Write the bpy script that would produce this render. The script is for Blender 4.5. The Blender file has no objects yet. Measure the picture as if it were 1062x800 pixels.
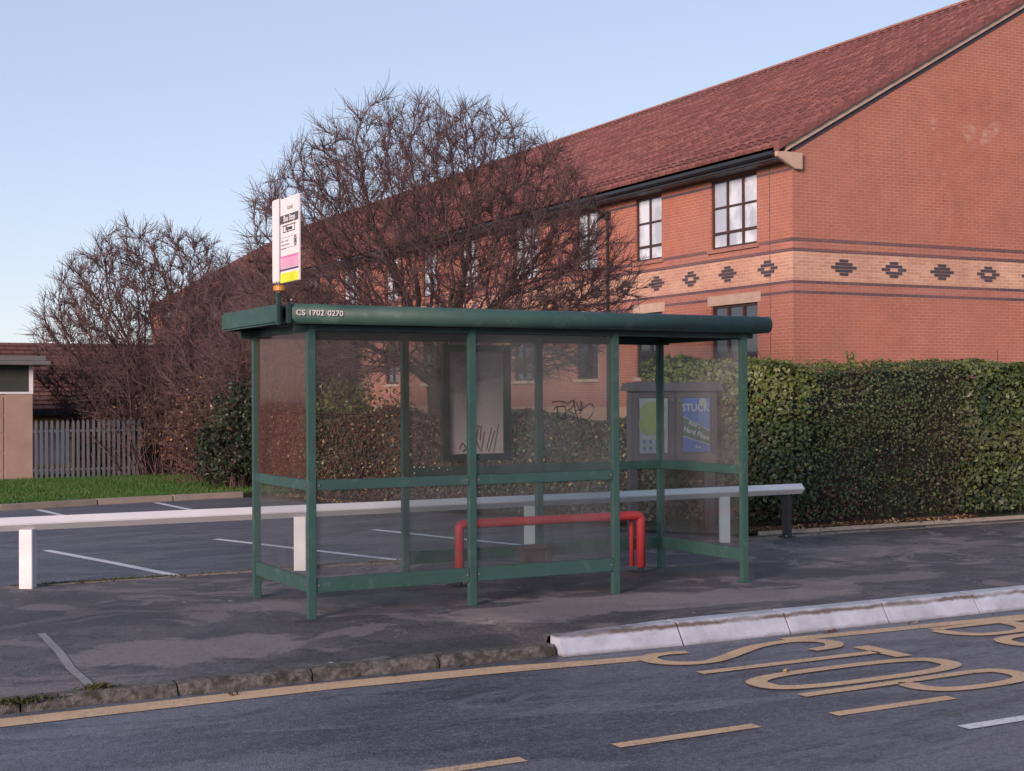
import bpy, bmesh, math, random
import numpy as np
from mathutils import Vector, Matrix
# Frame: X runs along the kerb to the right, Y away from the road, Z up, metres.
sc = bpy.context.scene
col = sc.collection
R = math.radians
rnd = random.Random(7)

# ------------------------------------------------------------------ materials
def newmat(name):
    m = bpy.data.materials.new(name); m.use_nodes = True
    nt = m.node_tree; nt.nodes.clear()
    out = nt.nodes.new('ShaderNodeOutputMaterial')
    return m, nt, out
def N(nt, t, **kw):
    n = nt.nodes.new(t)
    for k, v in kw.items():
        if k.startswith('i_'):
            n.inputs[k[2:].replace('_', ' ')].default_value = v
        else: setattr(n, k, v)
    return n
def math_(nt, op, a, b=None, c=None, clamp=False):
    n = nt.nodes.new('ShaderNodeMath'); n.operation = op; n.use_clamp = clamp
    for i, x in enumerate((a, b, c)):
        if x is None: continue
        if isinstance(x, (int, float)): n.inputs[i].default_value = x
        else: nt.links.new(x, n.inputs[i])
    return n.outputs[0]
def mixc(nt, fac, a, b, mode='MIX'):
    n = nt.nodes.new('ShaderNodeMix'); n.data_type = 'RGBA'; n.blend_type = mode
    for s, x in ((n.inputs[0], fac), (n.inputs[6], a), (n.inputs[7], b)):
        if isinstance(x, (int, float)): s.default_value = x
        elif isinstance(x, (tuple, list)): s.default_value = (*x[:3], 1)
        else: nt.links.new(x, s)
    return n.outputs[2]
def coord(nt, kind='Object', scale=(1, 1, 1), loc=(0, 0, 0)):
    tc = nt.nodes.new('ShaderNodeTexCoord'); mp = nt.nodes.new('ShaderNodeMapping')
    mp.inputs['Scale'].default_value = scale; mp.inputs['Location'].default_value = loc
    nt.links.new(tc.outputs[kind], mp.inputs[0]); return mp.outputs[0]
def noise(nt, vec, scale, detail=4, rough=.55, dist=0):
    n = N(nt, 'ShaderNodeTexNoise', i_Scale=scale, i_Detail=detail, i_Roughness=rough, i_Distortion=dist)
    nt.links.new(vec, n.inputs['Vector']); return n.outputs['Fac']
def ramp(nt, fac, lo, hi, a=0., b=1.):
    n = N(nt, 'ShaderNodeMapRange', clamp=True)
    n.inputs[1].default_value = lo; n.inputs[2].default_value = hi; n.inputs[3].default_value = a; n.inputs[4].default_value = b
    nt.links.new(fac, n.inputs[0]); return n.outputs[0]
def finish(nt, out, base, rough=.7, bump=None, bdist=.01, bstr=.5, metallic=0, coat=0, spec=.5, extra=None):
    p = N(nt, 'ShaderNodeBsdfPrincipled')
    for s, x in (('Base Color', base), ('Roughness', rough)):
        if isinstance(x, (int, float)): p.inputs[s].default_value = x
        elif isinstance(x, (tuple, list)): p.inputs[s].default_value = (*x[:3], 1)
        else: nt.links.new(x, p.inputs[s])
    p.inputs['Metallic'].default_value = metallic; p.inputs['Coat Weight'].default_value = coat
    p.inputs['Specular IOR Level'].default_value = spec
    if bump is not None:
        b = N(nt, 'ShaderNodeBump', i_Distance=bdist, i_Strength=bstr)
        nt.links.new(bump, b.inputs['Height']); nt.links.new(b.outputs[0], p.inputs['Normal'])
    nt.links.new(p.outputs[0], out.inputs[0]); return p
def plain(name, c1, c2=None, scale=8, rough=.6, bump=.3, bdist=.003, metallic=0, coat=0, stretch=(1, 1, 1), dirt=None, dirtscale=3, dlo=.55, dhi=.7):
    m, nt, out = newmat(name)
    c2 = c2 or tuple(x * .75 for x in c1)
    v = coord(nt, 'Object', stretch)
    a = noise(nt, v, scale, 6); c = mixc(nt, ramp(nt, a, .3, .7), c1, c2)
    if dirt:
        d = noise(nt, v, dirtscale, 8, .65, .4); c = mixc(nt, ramp(nt, d, dlo, dhi), c, dirt)
    r = ramp(nt, a, .3, .7, rough * .85, min(1, rough * 1.15))
    finish(nt, out, c, r, noise(nt, v, scale * 6, 3), bdist, bump, metallic, coat)
    return m
def leafmat(name, cols, rough=.6, scale=1.1, trans=.25, fine=60):
    m, nt, out = newmat(name)
    v = coord(nt)
    a = noise(nt, v, fine, 1); b = noise(nt, v, scale, 3)
    c = mixc(nt, ramp(nt, a, .3, .7), cols[0], cols[1])
    c = mixc(nt, ramp(nt, b, .45, .65), c, cols[2])
    p = N(nt, 'ShaderNodeBsdfPrincipled'); nt.links.new(c, p.inputs['Base Color']); p.inputs['Roughness'].default_value = rough
    t = N(nt, 'ShaderNodeBsdfTranslucent'); nt.links.new(c, t.inputs[0])
    mx = N(nt, 'ShaderNodeMixShader'); mx.inputs[0].default_value = trans
    nt.links.new(p.outputs[0], mx.inputs[1]); nt.links.new(t.outputs[0], mx.inputs[2]); nt.links.new(mx.outputs[0], out.inputs[0])
    return m
MT = {}
MT['green'] = plain('green_paint', (.026, .072, .061), (.020, .058, .050), 5, .62, .15, .002, dirt=(.05, .10, .085), dirtscale=9)
MT['greendark'] = plain('dark_green_paint', (.012, .034, .030), (.009, .026, .024), 5, .5, .15, .002)
MT['white'] = plain('white_paint', (.62, .61, .63), (.54, .53, .56), 6, .6, .3, .003, dirt=(.38, .35, .32), dirtscale=5, dlo=.62, dhi=.85, stretch=(.4, 1, 1))
MT['red'] = plain('red_paint', (.50, .040, .048), (.42, .034, .042), 8, .55, .2, .002, dirt=(.30, .06, .05), dirtscale=12)
MT['black'] = plain('black_plastic', (.012, .013, .016), (.02, .021, .025), 5, .45, .1)
MT['gutter'] = plain('black_gutter', (.012, .014, .018), (.02, .022, .028), 3, .4, .1)
MT['brownwood'] = plain('brown_window_frame', (.055, .022, .018), (.04, .016, .013), 10, .45, .1)
MT['stone'] = plain('pale_stone', (.46, .33, .26), (.38, .27, .21), 4, .85, .4, .004)
MT['galv'] = plain('galvanised_steel', (.15, .155, .175), (.11, .115, .13), 6, .5, .2, .002, metallic=.3)
MT['grayboard'] = plain('grey_timber', (.062, .058, .066), (.048, .045, .052), 5, .6, .3, .003, stretch=(3, 1, 1))
MT['rust'] = plain('rusty_steel', (.06, .035, .03), (.035, .025, .024), 12, .85, .5)
MT['amber'] = plain('amber_plastic', (.55, .22, .015), None, 10, .35, .05)
MT['polegrey'] = plain('grey_pole', (.05, .055, .06), None, 10, .5, .1)
MT['bark'] = plain('bark', (.060, .040, .038), (.035, .024, .024), 14, .9, .7, .01, dirt=(.05, .06, .035), dirtscale=2)
MT['twig'] = plain('twig_bark', (.115, .068, .066), (.075, .044, .045), 3, .9, .2)
MT['twigpale'] = plain('brown_twigs', (.140, .082, .084), (.090, .054, .058), 2, .9, .2)
MT['concrete'] = plain('concrete', (.30, .25, .21), (.24, .20, .17), 2, .9, .4, .004, dirt=(.16, .14, .12), dirtscale=4)
MT['kerbstone'] = plain('old_kerb_stone', (.20, .185, .175), (.045, .043, .042), 26, .9, 1., .02, dirt=(.040, .041, .030), dirtscale=11, dlo=.48, dhi=.62)
MT['edging'] = plain('edging_stone', (.20, .17, .15), (.12, .10, .09), 12, .9, .6, .008, dirt=(.05, .055, .035), dirtscale=4)
MT['plinth'] = plain('timber_fascia', (.035, .040, .030), (.025, .03, .022), 6, .6, .2)

def kassel():
    m, nt, out = newmat('white_boarding_kerb')
    v = coord(nt, 'Object', (1, 1, 1)); a = noise(nt, v, 5, 8, .6)
    c = mixc(nt, ramp(nt, a, .35, .7), (.40, .43, .49), (.27, .29, .33))
    g = coord(nt); sx = N(nt, 'ShaderNodeSeparateXYZ'); nt.links.new(g, sx.inputs[0])
    z = math_(nt, 'ADD', sx.outputs[2], math_(nt, 'MULTIPLY', math_(nt, 'SUBTRACT', noise(nt, coord(nt, 'Object', (1, 1, 1)), 7, 6, .7), .5), .05))
    band = math_(nt, 'MULTIPLY', ramp(nt, z, .004, .018), ramp(nt, z, .030, .044, 1, 0))
    c = mixc(nt, math_(nt, 'MULTIPLY', band, ramp(nt, noise(nt, coord(nt), 1.6, 5), .33, .5, .25, .95)), c, (.085, .065, .05))
    st = noise(nt, coord(nt, 'Object', (5, 1, 25)), 1.5, 6, .7)
    c = mixc(nt, ramp(nt, st, .6, .8, 0, .6), c, (.13, .11, .10))
    bt = ramp(nt, z, -.10, -.075, .75, 0); c = mixc(nt, bt, c, (.12, .11, .11))
    finish(nt, out, c, .75, noise(nt, coord(nt), 60, 3), .003, .5); return m
MT['kassel'] = kassel()

def asphalt(name, cA, cB, dark, lights, streak=(1, 1, 1), rough=(.62, .85), spot=None, moss=None, blobs=None, gritscale=120.):
    m, nt, out = newmat(name)
    v = coord(nt); vs = coord(nt, 'Object', streak)
    big = noise(nt, vs, .55, 7, .62, .8); mid = noise(nt, vs, 2.3, 7, .68, .5); fine = noise(nt, v, 95, 3, .8)
    c = mixc(nt, ramp(nt, big, .42, .56), cA, cB)
    c = mixc(nt, ramp(nt, mid, .50, .58, 0, .75), c, dark)
    b2 = noise(nt, coord(nt, 'Object', streak, (13, 7, 0)), .8, 8, .66, 1.2)
    c = mixc(nt, ramp(nt, b2, .52, .555, 0, .75), c, lights)
    c = mixc(nt, ramp(nt, fine, .52, .64, 0, .6), c, tuple(x * 2.2 for x in cB))
    rough_ = noise(nt, coord(nt, 'Object', streak, (31, 5, 0)), 3.2, 10, .78, .3)
    c = mixc(nt, math_(nt, 'MULTIPLY', ramp(nt, rough_, .56, .60, 0, .75), ramp(nt, big, .46, .56)), c, (.02, .021, .026))
    c = mixc(nt, ramp(nt, fine, .48, .38, 0, .6), c, (.02, .02, .024))
    vo = N(nt, 'ShaderNodeTexVoronoi', i_Scale=120.); nt.links.new(v, vo.inputs['Vector'])
    c = mixc(nt, ramp(nt, vo.outputs['Distance'], .1, .5, .35, 0), c, (.015, .015, .018))
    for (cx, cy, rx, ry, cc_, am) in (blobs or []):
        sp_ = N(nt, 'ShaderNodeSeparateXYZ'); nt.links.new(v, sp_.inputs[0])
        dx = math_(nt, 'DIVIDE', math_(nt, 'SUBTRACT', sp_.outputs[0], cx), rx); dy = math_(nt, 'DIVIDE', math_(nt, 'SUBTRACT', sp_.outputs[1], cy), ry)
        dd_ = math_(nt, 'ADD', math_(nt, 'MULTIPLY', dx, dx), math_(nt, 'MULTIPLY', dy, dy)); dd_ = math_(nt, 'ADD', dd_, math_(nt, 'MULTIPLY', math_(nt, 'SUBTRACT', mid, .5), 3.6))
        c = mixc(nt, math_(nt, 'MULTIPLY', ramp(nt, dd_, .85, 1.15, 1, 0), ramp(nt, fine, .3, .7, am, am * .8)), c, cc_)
    g2 = noise(nt, coord(nt, 'Object', (1, 1.3, 1)), 26, 6, .8)
    c = mixc(nt, ramp(nt, g2, .54, .62, 0, .5), c, tuple(x * 1.7 for x in cB)); c = mixc(nt, ramp(nt, g2, .46, .38, 0, .55), c, (.022, .022, .026))
    if moss:
        ms = noise(nt, coord(nt, 'Object', (1, 1, 1), (3, 9, 0)), 1.1, 8, .7, .8)
        c = mixc(nt, ramp(nt, ms, .60, .70, 0, .7), c, moss)
    if spot:
        v2 = N(nt, 'ShaderNodeTexVoronoi', i_Scale=2.6); nt.links.new(v, v2.inputs['Vector'])
        c = mixc(nt, ramp(nt, v2.outputs['Distance'], .036, .046, .8, 0), c, spot)
    r = ramp(nt, mid, .3, .7, rough[1], rough[0])
    h = math_(nt, 'ADD', math_(nt, 'MULTIPLY', vo.outputs['Distance'], 1.), math_(nt, 'MULTIPLY', fine, .6))
    finish(nt, out, c, r, h, .006, .55); return m
MT['road'] = asphalt('road_asphalt', (.062, .065, .082), (.105, .109, .134), (.032, .034, .046), (.145, .148, .172), (.45, 1.6, 1), (.30, .55))
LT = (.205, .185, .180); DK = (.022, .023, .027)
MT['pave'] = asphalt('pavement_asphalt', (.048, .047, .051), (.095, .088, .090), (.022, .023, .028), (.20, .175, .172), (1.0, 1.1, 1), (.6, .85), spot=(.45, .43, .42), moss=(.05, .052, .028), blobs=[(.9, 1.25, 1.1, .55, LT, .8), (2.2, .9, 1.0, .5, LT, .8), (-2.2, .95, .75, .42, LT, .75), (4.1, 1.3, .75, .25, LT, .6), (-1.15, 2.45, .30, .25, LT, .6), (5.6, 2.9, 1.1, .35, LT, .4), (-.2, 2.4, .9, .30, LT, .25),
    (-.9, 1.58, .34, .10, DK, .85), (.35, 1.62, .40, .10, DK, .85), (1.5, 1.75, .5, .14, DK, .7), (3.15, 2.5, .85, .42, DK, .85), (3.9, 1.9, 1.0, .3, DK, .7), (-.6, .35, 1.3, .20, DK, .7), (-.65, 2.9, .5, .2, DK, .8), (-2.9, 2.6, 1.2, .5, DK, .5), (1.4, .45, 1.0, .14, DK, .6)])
MT['carpark'] = asphalt('car_park_asphalt', (.070, .070, .082), (.105, .104, .116), (.040, .040, .048), (.145, .14, .148), (.5, 1.6, 1), (.45, .75))

def paint(name, c, wear):
    m, nt, out = newmat(name); v = coord(nt)
    a = noise(nt, v, 3, 6, .6); f = noise(nt, v, 110, 3, .8); w = noise(nt, v, 1.4, 8, .75)
    cc = mixc(nt, ramp(nt, a, .3, .7), c, tuple(x * .82 for x in c))
    k = math_(nt, 'MULTIPLY', ramp(nt, f, .50, .62), ramp(nt, w, .40, .62, .2, 1))
    cc = mixc(nt, math_(nt, 'MULTIPLY', k, wear), cc, (.07, .065, .07))
    s2 = noise(nt, v, 32, 8, .8); cc = mixc(nt, math_(nt, 'MULTIPLY', ramp(nt, s2, .53, .60), ramp(nt, w, .42, .60, .15, .8)), cc, (.085, .08, .085))
    finish(nt, out, cc, .7, f, .004, .5); return m
MT['yellow'] = paint('yellow_road_paint', (.60, .41, .24), .8)
MT['linewhite'] = paint('white_line_paint', (.66, .67, .70), .45)
MT['strip'] = paint('grey_joint', (.26, .25, .25), .6)

def brick(name, eave_line, joint=None, pl=False):
    m, nt, out = newmat(name)
    tc = N(nt, 'ShaderNodeTexCoord'); sx = N(nt, 'ShaderNodeSeparateXYZ'); nt.links.new(tc.outputs['UV'], sx.inputs[0])
    u, v = sx.outputs[0], sx.outputs[1]
    mp = N(nt, 'ShaderNodeMapping'); nt.links.new(tc.outputs['UV'], mp.inputs[0]); mp.inputs['Location'].default_value = (0, -3.96 + 7, 0)
    bk = N(nt, 'ShaderNodeTexBrick', i_Scale=1., i_Mortar_Size=.007, i_Mortar_Smooth=.2, i_Bias=0., i_Brick_Width=.225, i_Row_Height=.07)
    nt.links.new(mp.outputs[0], bk.inputs[0])
    big = noise(nt, tc.outputs['UV'], .5, 6, .6); med = noise(nt, tc.outputs['UV'], 3, 4, .6)
    def rng(a, b): return math_(nt, 'MULTIPLY', math_(nt, 'GREATER_THAN', v, a), math_(nt, 'LESS_THAN', v, b))
    red1 = mixc(nt, ramp(nt, big, .3, .7), (.375, .135, .085), (.335, .125, .088))
    red2 = mixc(nt, ramp(nt, med, .3, .7), (.31, .105, .070), (.40, .155, .10))
    cream = rng(3.96, 4.55)
    c1 = mixc(nt, cream, red1, (.56, .33, .22)); c2 = mixc(nt, cream, red2, (.46, .245, .165))
    pink = math_(nt, 'ADD', rng(4.62, 4.76), rng(3.75, 3.89)); c1 = mixc(nt, pink, c1, (.36, .15, .125))
    if pl:
        low = math_(nt, 'LESS_THAN', v, 1.32); c1 = mixc(nt, low, c1, (.52, .36, .24)); c2 = mixc(nt, low, c2, (.46, .31, .21))
    dk = math_(nt, 'ADD', math_(nt, 'ADD', rng(4.76, 4.83), rng(4.55, 4.62)), math_(nt, 'ADD', rng(3.89, 3.96), rng(3.68, 3.75)))
    if eave_line: dk = math_(nt, 'ADD', dk, rng(6.20, 6.27))
    c1 = mixc(nt, dk, c1, (.075, .055, .07)); c2 = mixc(nt, dk, c2, (.06, .045, .06))
    if not eave_line:  # pale patches of lime bloom on the gable
        sp = noise(nt, tc.outputs['UV'], 1.3, 3); win = math_(nt, 'MULTIPLY', math_(nt, 'MULTIPLY', math_(nt, 'GREATER_THAN', u, 3.4), math_(nt, 'LESS_THAN', u, 6.2)), rng(6.5, 8.2))
        c2 = mixc(nt, math_(nt, 'MULTIPLY', win, ramp(nt, sp, .58, .66, 0, .6)), c2, (.55, .40, .33))
    nt.links.new(c1, bk.inputs['Color1']); nt.links.new(c2, bk.inputs['Color2'])
    mo = mixc(nt, dk, mixc(nt, cream, mixc(nt, ramp(nt, big, .35, .65), (.40, .20, .155), (.46, .27, .21)), (.60, .45, .36)), (.16, .12, .12)); nt.links.new(mo, bk.inputs['Mortar'])
    c = bk.outputs[0]
    c = mixc(nt, ramp(nt, noise(nt, tc.outputs['UV'], 1.2, 8, .7), .45, .75, 0, .45), c, (.20, .085, .075))
    c = mixc(nt, ramp(nt, noise(nt, tc.outputs['UV'], .22, 5, .6), .42, .62, 0, .35), c, (.30, .15, .13))
    c = mixc(nt, ramp(nt, noise(nt, tc.outputs['UV'], 6, 3, .8), .62, .75, 0, .4), c, (.46, .25, .19))
    if joint is not None:
        j = math_(nt, 'MULTIPLY', math_(nt, 'GREATER_THAN', u, joint - .012), math_(nt, 'LESS_THAN', u, joint + .012)); c = mixc(nt, j, c, (.10, .06, .055))
    h = math_(nt, 'SUBTRACT', 1., bk.outputs['Fac'])
    finish(nt, out, c, .88, h, .006, .6, spec=.25); return m
MT['brickF'] = brick('facade_brick', True, .76, True)
MT['brickG'] = brick('gable_brick', False)
MT['brickdark'] = plain('blue_brick', (.065, .052, .068), (.045, .038, .052), 9, .7, .4)
MT['brickhouse'] = plain('brown_brick', (.28, .14, .10), (.20, .10, .075), 14, .9, .4)

def tiles(name, cA, cB, cC, tw=.3, rh=.33):
    m, nt, out = newmat(name)
    tc = N(nt, 'ShaderNodeTexCoord')
    bk = N(nt, 'ShaderNodeTexBrick', i_Scale=1., i_Mortar_Size=.014, i_Bias=0., i_Brick_Width=tw, i_Row_Height=rh)
    nt.links.new(tc.outputs['UV'], bk.inputs[0])
    big = noise(nt, tc.outputs['UV'], .35, 7, .65, .5)
    c1 = mixc(nt, ramp(nt, big, .35, .65), cA, cC)
    nt.links.new(c1, bk.inputs['Color1']); bk.inputs['Color2'].default_value = (*cB, 1)
    bk.inputs['Mortar'].default_value = (cA[0] * .35, cA[1] * .35, cA[2] * .35, 1)
    sx = N(nt, 'ShaderNodeSeparateXYZ'); nt.links.new(tc.outputs['UV'], sx.inputs[0])
    w = math_(nt, 'ABSOLUTE', math_(nt, 'SINE', math_(nt, 'MULTIPLY', sx.outputs[0], math.pi / tw)))
    lich = noise(nt, tc.outputs['UV'], 9, 5, .7)
    c = mixc(nt, ramp(nt, lich, .6, .75, 0, .5), bk.outputs[0], (.30, .20, .17))
    finish(nt, out, c, .85, lich, .006, .5, spec=.2); return m
MT['tiles'] = tiles('red_roof_tiles', (.235, .092, .080), (.145, .058, .054), (.275, .125, .105), .3, .3365)
MT['tilesold'] = tiles('brown_roof_tiles', (.15, .065, .055), (.11, .05, .045), (.18, .085, .06), .3, .3)

def glassdirty(name, dust, lo, hi, tint=(.86, .90, .90), specks=0, rf=1.):
    m, nt, out = newmat(name)
    v = coord(nt, 'Object', (1, 1, .7)); a = noise(nt, v, 1.7, 8, .65, .6); b = noise(nt, coord(nt, 'Object', (6, 6, .6)), 2.5, 4)
    d = N(nt, 'ShaderNodeBsdfDiffuse'); dc = mixc(nt, ramp(nt, b, .3, .7), dust, tuple(x * .8 for x in dust)); nt.links.new(dc, d.inputs[0])
    t = N(nt, 'ShaderNodeBsdfTransparent'); t.inputs[0].default_value = (*tint, 1)
    f = ramp(nt, a, .32, .68, lo, hi)
    if specks:
        vo = N(nt, 'ShaderNodeTexVoronoi', i_Scale=26.); nt.links.new(coord(nt), vo.inputs['Vector'])
        gr = N(nt, 'ShaderNodeSeparateXYZ'); nt.links.new(coord(nt), gr.inputs[0])
        msk = math_(nt, 'MULTIPLY', ramp(nt, vo.outputs['Distance'], .10, .16, 1, 0), ramp(nt, gr.outputs[2], 1.0, 1.75, 1, 0))
        msk = math_(nt, 'MULTIPLY', msk, ramp(nt, noise(nt, coord(nt), 7, 3), .5, .58))
        f = math_(nt, 'MAXIMUM', f, math_(nt, 'MULTIPLY', msk, specks))
        dc2 = mixc(nt, msk, dc, (.75, .62, .45)); nt.links.new(dc2, d.inputs[0])
    mx = N(nt, 'ShaderNodeMixShader'); nt.links.new(f, mx.inputs[0]); nt.links.new(t.outputs[0], mx.inputs[1]); nt.links.new(d.outputs[0], mx.inputs[2])
    g = N(nt, 'ShaderNodeBsdfGlossy', i_Roughness=.06); fr = N(nt, 'ShaderNodeFresnel', i_IOR=1.45); gm = N(nt, 'ShaderNodeNewGeometry')
    mg = N(nt, 'ShaderNodeMixShader'); nt.links.new(math_(nt, 'MULTIPLY', math_(nt, 'MULTIPLY', fr.outputs[0], rf), math_(nt, 'SUBTRACT', 1., gm.outputs['Backfacing'])), mg.inputs[0]); nt.links.new(mx.outputs[0], mg.inputs[1]); nt.links.new(g.outputs[0], mg.inputs[2])
    nt.links.new(mg.outputs[0], out.inputs[0]); return m
MT['glass'] = glassdirty('dusty_sheen_glazing', (.28, .275, .295), .03, .10)  # dust film, its colour lightened to stand in for sky reflection
MT['glassspeck'] = glassdirty('speckled_glazing', (.18, .14, .135), .02, .10, specks=.8, rf=.6)
MT['glasshaze'] = glassdirty('hazy_sheen_glazing', (.31, .305, .33), .06, .19)  # thicker dust film, pale sky reflection painted into its colour too
MT['glassbrown'] = glassdirty('brown_filmed_glazing', (.17, .075, .065), .17, .32, specks=.7, rf=.5)
MT['clearglass'] = glassdirty('clear_glazing', (.2, .2, .2), .0, .05)
def windowglass():
    m, nt, out = newmat('window_glass'); v = coord(nt, 'Object', (1, 1, .8))
    a = noise(nt, v, 1.3, 3)
    c = mixc(nt, ramp(nt, a, .42, .56), (.60, .64, .70), (.36, .40, .46))
    finish(nt, out, c, .06, None, coat=1); return m
MT['winglass'] = windowglass()
MT['darkglass'] = plain('dark_window', (.03, .035, .045), (.02, .022, .03), 2, .08, .02, coat=1)
MT['signwhite'] = plain('sign_white', (.72, .66, .67), (.68, .62, .63), 4, .5, .05)
MT['signblack'] = plain('sign_black', (.03, .03, .035), None, 4, .5, .05)
MT['signgrey'] = plain('sign_grey', (.28, .27, .30), None, 4, .5, .05)
MT['signdark'] = plain('sign_dark_grey', (.07, .07, .08), None, 4, .5, .05)
MT['signpink'] = plain('sign_pink', (.70, .16, .42), None, 4, .5, .05)
MT['signpinkpale'] = plain('sign_pale_pink', (.72, .36, .52), None, 4, .5, .05)
MT['signpurple'] = plain('sign_purple', (.10, .05, .16), None, 4, .5, .05)
MT['signyellow'] = plain('sign_yellow', (.70, .78, .02), None, 4, .5, .05)
MT['posterboard'] = plain('faded_board', (.46, .37, .37), (.36, .29, .30), 2.2, .7, .1, dirt=(.20, .15, .16), dirtscale=3)
MT['blue'] = plain('poster_blue', (.06, .19, .60), (.05, .15, .50), 4, .35, .05)
MT['bluepale'] = plain('poster_light_blue', (.12, .28, .62), None, 4, .35, .05)
MT['pgreen'] = plain('poster_green', (.03, .17, .12), None, 4, .35, .05)
MT['paper'] = plain('poster_paper', (.55, .58, .62), None, 4, .4, .05)
MT['pyellow'] = plain('poster_yellow', (.48, .50, .13), (.30, .42, .16), 6, .4, .05)
MT['ink'] = plain('marker_ink', (.012, .012, .02), None, 4, .5, .05)
MT['inkred'] = plain('red_marker', (.20, .05, .06), None, 4, .5, .05)
MT['garden'] = plain('garden_soil', (.040, .034, .022), (.03, .045, .015), 3, .95, .8, .02)
MT['lawn'] = plain('lawn_green', (.045, .13, .015), (.035, .10, .012), 2.5, .9, .8, .02)
MT['grass'] = leafmat('grass_blades', ((.055, .13, .020), (.045, .11, .018), (.075, .13, .03)), .7, .6)
MT['hedge'] = leafmat('hedge_leaves', ((.075, .110, .038), (.050, .080, .028), (.080, .088, .036)), .5, 1.1)
MT['hedgelime'] = leafmat('bright_hedge_leaves', ((.13, .155, .035), (.085, .125, .03), (.10, .125, .03)), .5, 1.)
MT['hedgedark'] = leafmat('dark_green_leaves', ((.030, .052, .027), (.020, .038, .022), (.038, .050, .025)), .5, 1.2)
MT['beech'] = leafmat('dead_beech_leaves', ((.12, .050, .032), (.075, .034, .026), (.10, .06, .035)), .8, 1.)
MT['deadleaf'] = leafmat('dull_brown_leaves', ((.085, .048, .040), (.055, .034, .032), (.075, .055, .035)), .9, 1.)
MT['leafyel'] = leafmat('yellow_leaves', ((.42, .30, .10), (.30, .20, .07), (.36, .32, .18)), .8, 2.)
MT['moss'] = leafmat('verge_moss', ((.06, .075, .02), (.045, .055, .02), (.08, .07, .03)), .9, 3.)

# ------------------------------------------------------------------ mesh helpers
def tag(o, label=None, cat=None, group=None, kind=None):
    if label: o['label'] = label
    if cat: o['category'] = cat
    if group: o['group'] = group
    if kind: o['kind'] = kind
    return o
def empty(name, loc, rz=0, **kw):
    o = bpy.data.objects.new(name, None); o.empty_display_size = .2
    o.location = loc; o.rotation_euler = (0, 0, rz); col.objects.link(o); return tag(o, **kw)
class MB:
    """Collects boxes, prisms, tubes; build() links them as one mesh object."""
    def __init__(s): s.v = []; s.f = []; s.uv = {}; s.mi = []
    def face(s, pts, uv=None, mi=0):
        b = len(s.v); s.v += [tuple(p) for p in pts]; s.f.append(tuple(range(b, b + len(pts))))
        s.mi.append(mi)
        if uv: s.uv[len(s.f) - 1] = uv
        return s
    def box(s, x0, x1, y0, y1, z0, z1, mi=0, M=None):
        p = [(x, y, z) for z in (z0, z1) for y in (y0, y1) for x in (x0, x1)]
        if M is not None: p = [tuple(M @ Vector(q)) for q in p]
        b = len(s.v); s.v += p
        for q in ((0, 2, 3, 1), (4, 5, 7, 6), (0, 1, 5, 4), (2, 6, 7, 3), (0, 4, 6, 2), (1, 3, 7, 5)):
            s.f.append(tuple(b + i for i in q)); s.mi.append(mi)
        return s
    def prism(s, prof, a, b, axis='x', mi=0):
        """profile (p,q) extruded along axis from a to b"""
        def P(t, p, q): return (t, p, q) if axis == 'x' else ((p, t, q) if axis == 'y' else (p, q, t))
        n = len(prof); k = len(s.v)
        s.v += [P(a, *p) for p in prof] + [P(b, *p) for p in prof]
        for i in range(n):
            j = (i + 1) % n; s.f.append((k + i, k + j, k + n + j, k + n + i)); s.mi.append(mi)
        s.f.append(tuple(k + i for i in range(n))[::-1]); s.f.append(tuple(k + n + i for i in range(n))); s.mi += [mi, mi]
        return s
    def tube(s, pts, r, n=8, mi=0, caps=True):
        pts = [Vector(p) for p in pts]; rr = r if isinstance(r, (list, tuple)) else [r] * len(pts)
        k = len(s.v); up = None
        for i, p in enumerate(pts):
            d = (pts[min(i + 1, len(pts) - 1)] - pts[max(i - 1, 0)]).normalized()
            if up is None: up = d.orthogonal().normalized()
            up = (up - d * up.dot(d)); up = up.normalized() if up.length > 1e-5 else d.orthogonal().normalized()
            w = d.cross(up)
            for j in range(n):
                a = 2 * math.pi * j / n; s.v.append(tuple(p + (up * math.cos(a) + w * math.sin(a)) * rr[i]))
        for i in range(len(pts) - 1):
            for j in range(n):
                j2 = (j + 1) % n; s.f.append((k + i * n + j, k + i * n + j2, k + (i + 1) * n + j2, k + (i + 1) * n + j)); s.mi.append(mi)
        if caps:
            s.f.append(tuple(k + j for j in range(n))[::-1]); s.f.append(tuple(k + (len(pts) - 1) * n + j for j in range(n))); s.mi += [mi, mi]
        return s
    def build(s, name, mats, parent=None, bevel=0, smooth=False, fix=True, loc=None, uvfast=False):
        me = bpy.data.meshes.new(name); me.from_pydata(s.v, [], s.f)
        mats = mats if isinstance(mats, (list, tuple)) else [mats]
        for m in mats: me.materials.append(MT[m] if isinstance(m, str) else m)
        if len(mats) > 1: me.polygons.foreach_set('material_index', s.mi)
        if s.uv:
            ul = me.uv_layers.new(name='UVMap')
            if uvfast: ul.data.foreach_set('uv', np.array([s.uv[i] for i in range(len(s.f))], np.float32).ravel())
            for fi, uv in ({} if uvfast else s.uv).items():
                for li, q in zip(me.polygons[fi].loop_indices, uv): ul.data[li].uv = q
        if fix and not s.uv:
            bm = bmesh.new(); bm.from_mesh(me); bmesh.ops.recalc_face_normals(bm, faces=bm.faces)
            if bevel:
                es = [e for e in bm.edges if len(e.link_faces) == 2 and e.calc_face_angle(0) > R(35)]
                bmesh.ops.bevel(bm, geom=es, offset=bevel, segments=2, affect='EDGES', clamp_overlap=True)
            bm.to_mesh(me); bm.free()
        if smooth: me.polygons.foreach_set('use_smooth', [True] * len(me.polygons))
        o = bpy.data.objects.new(name, me); col.objects.link(o)
        if parent: o.parent = parent
        if loc: o.location = loc
        return o
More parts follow.
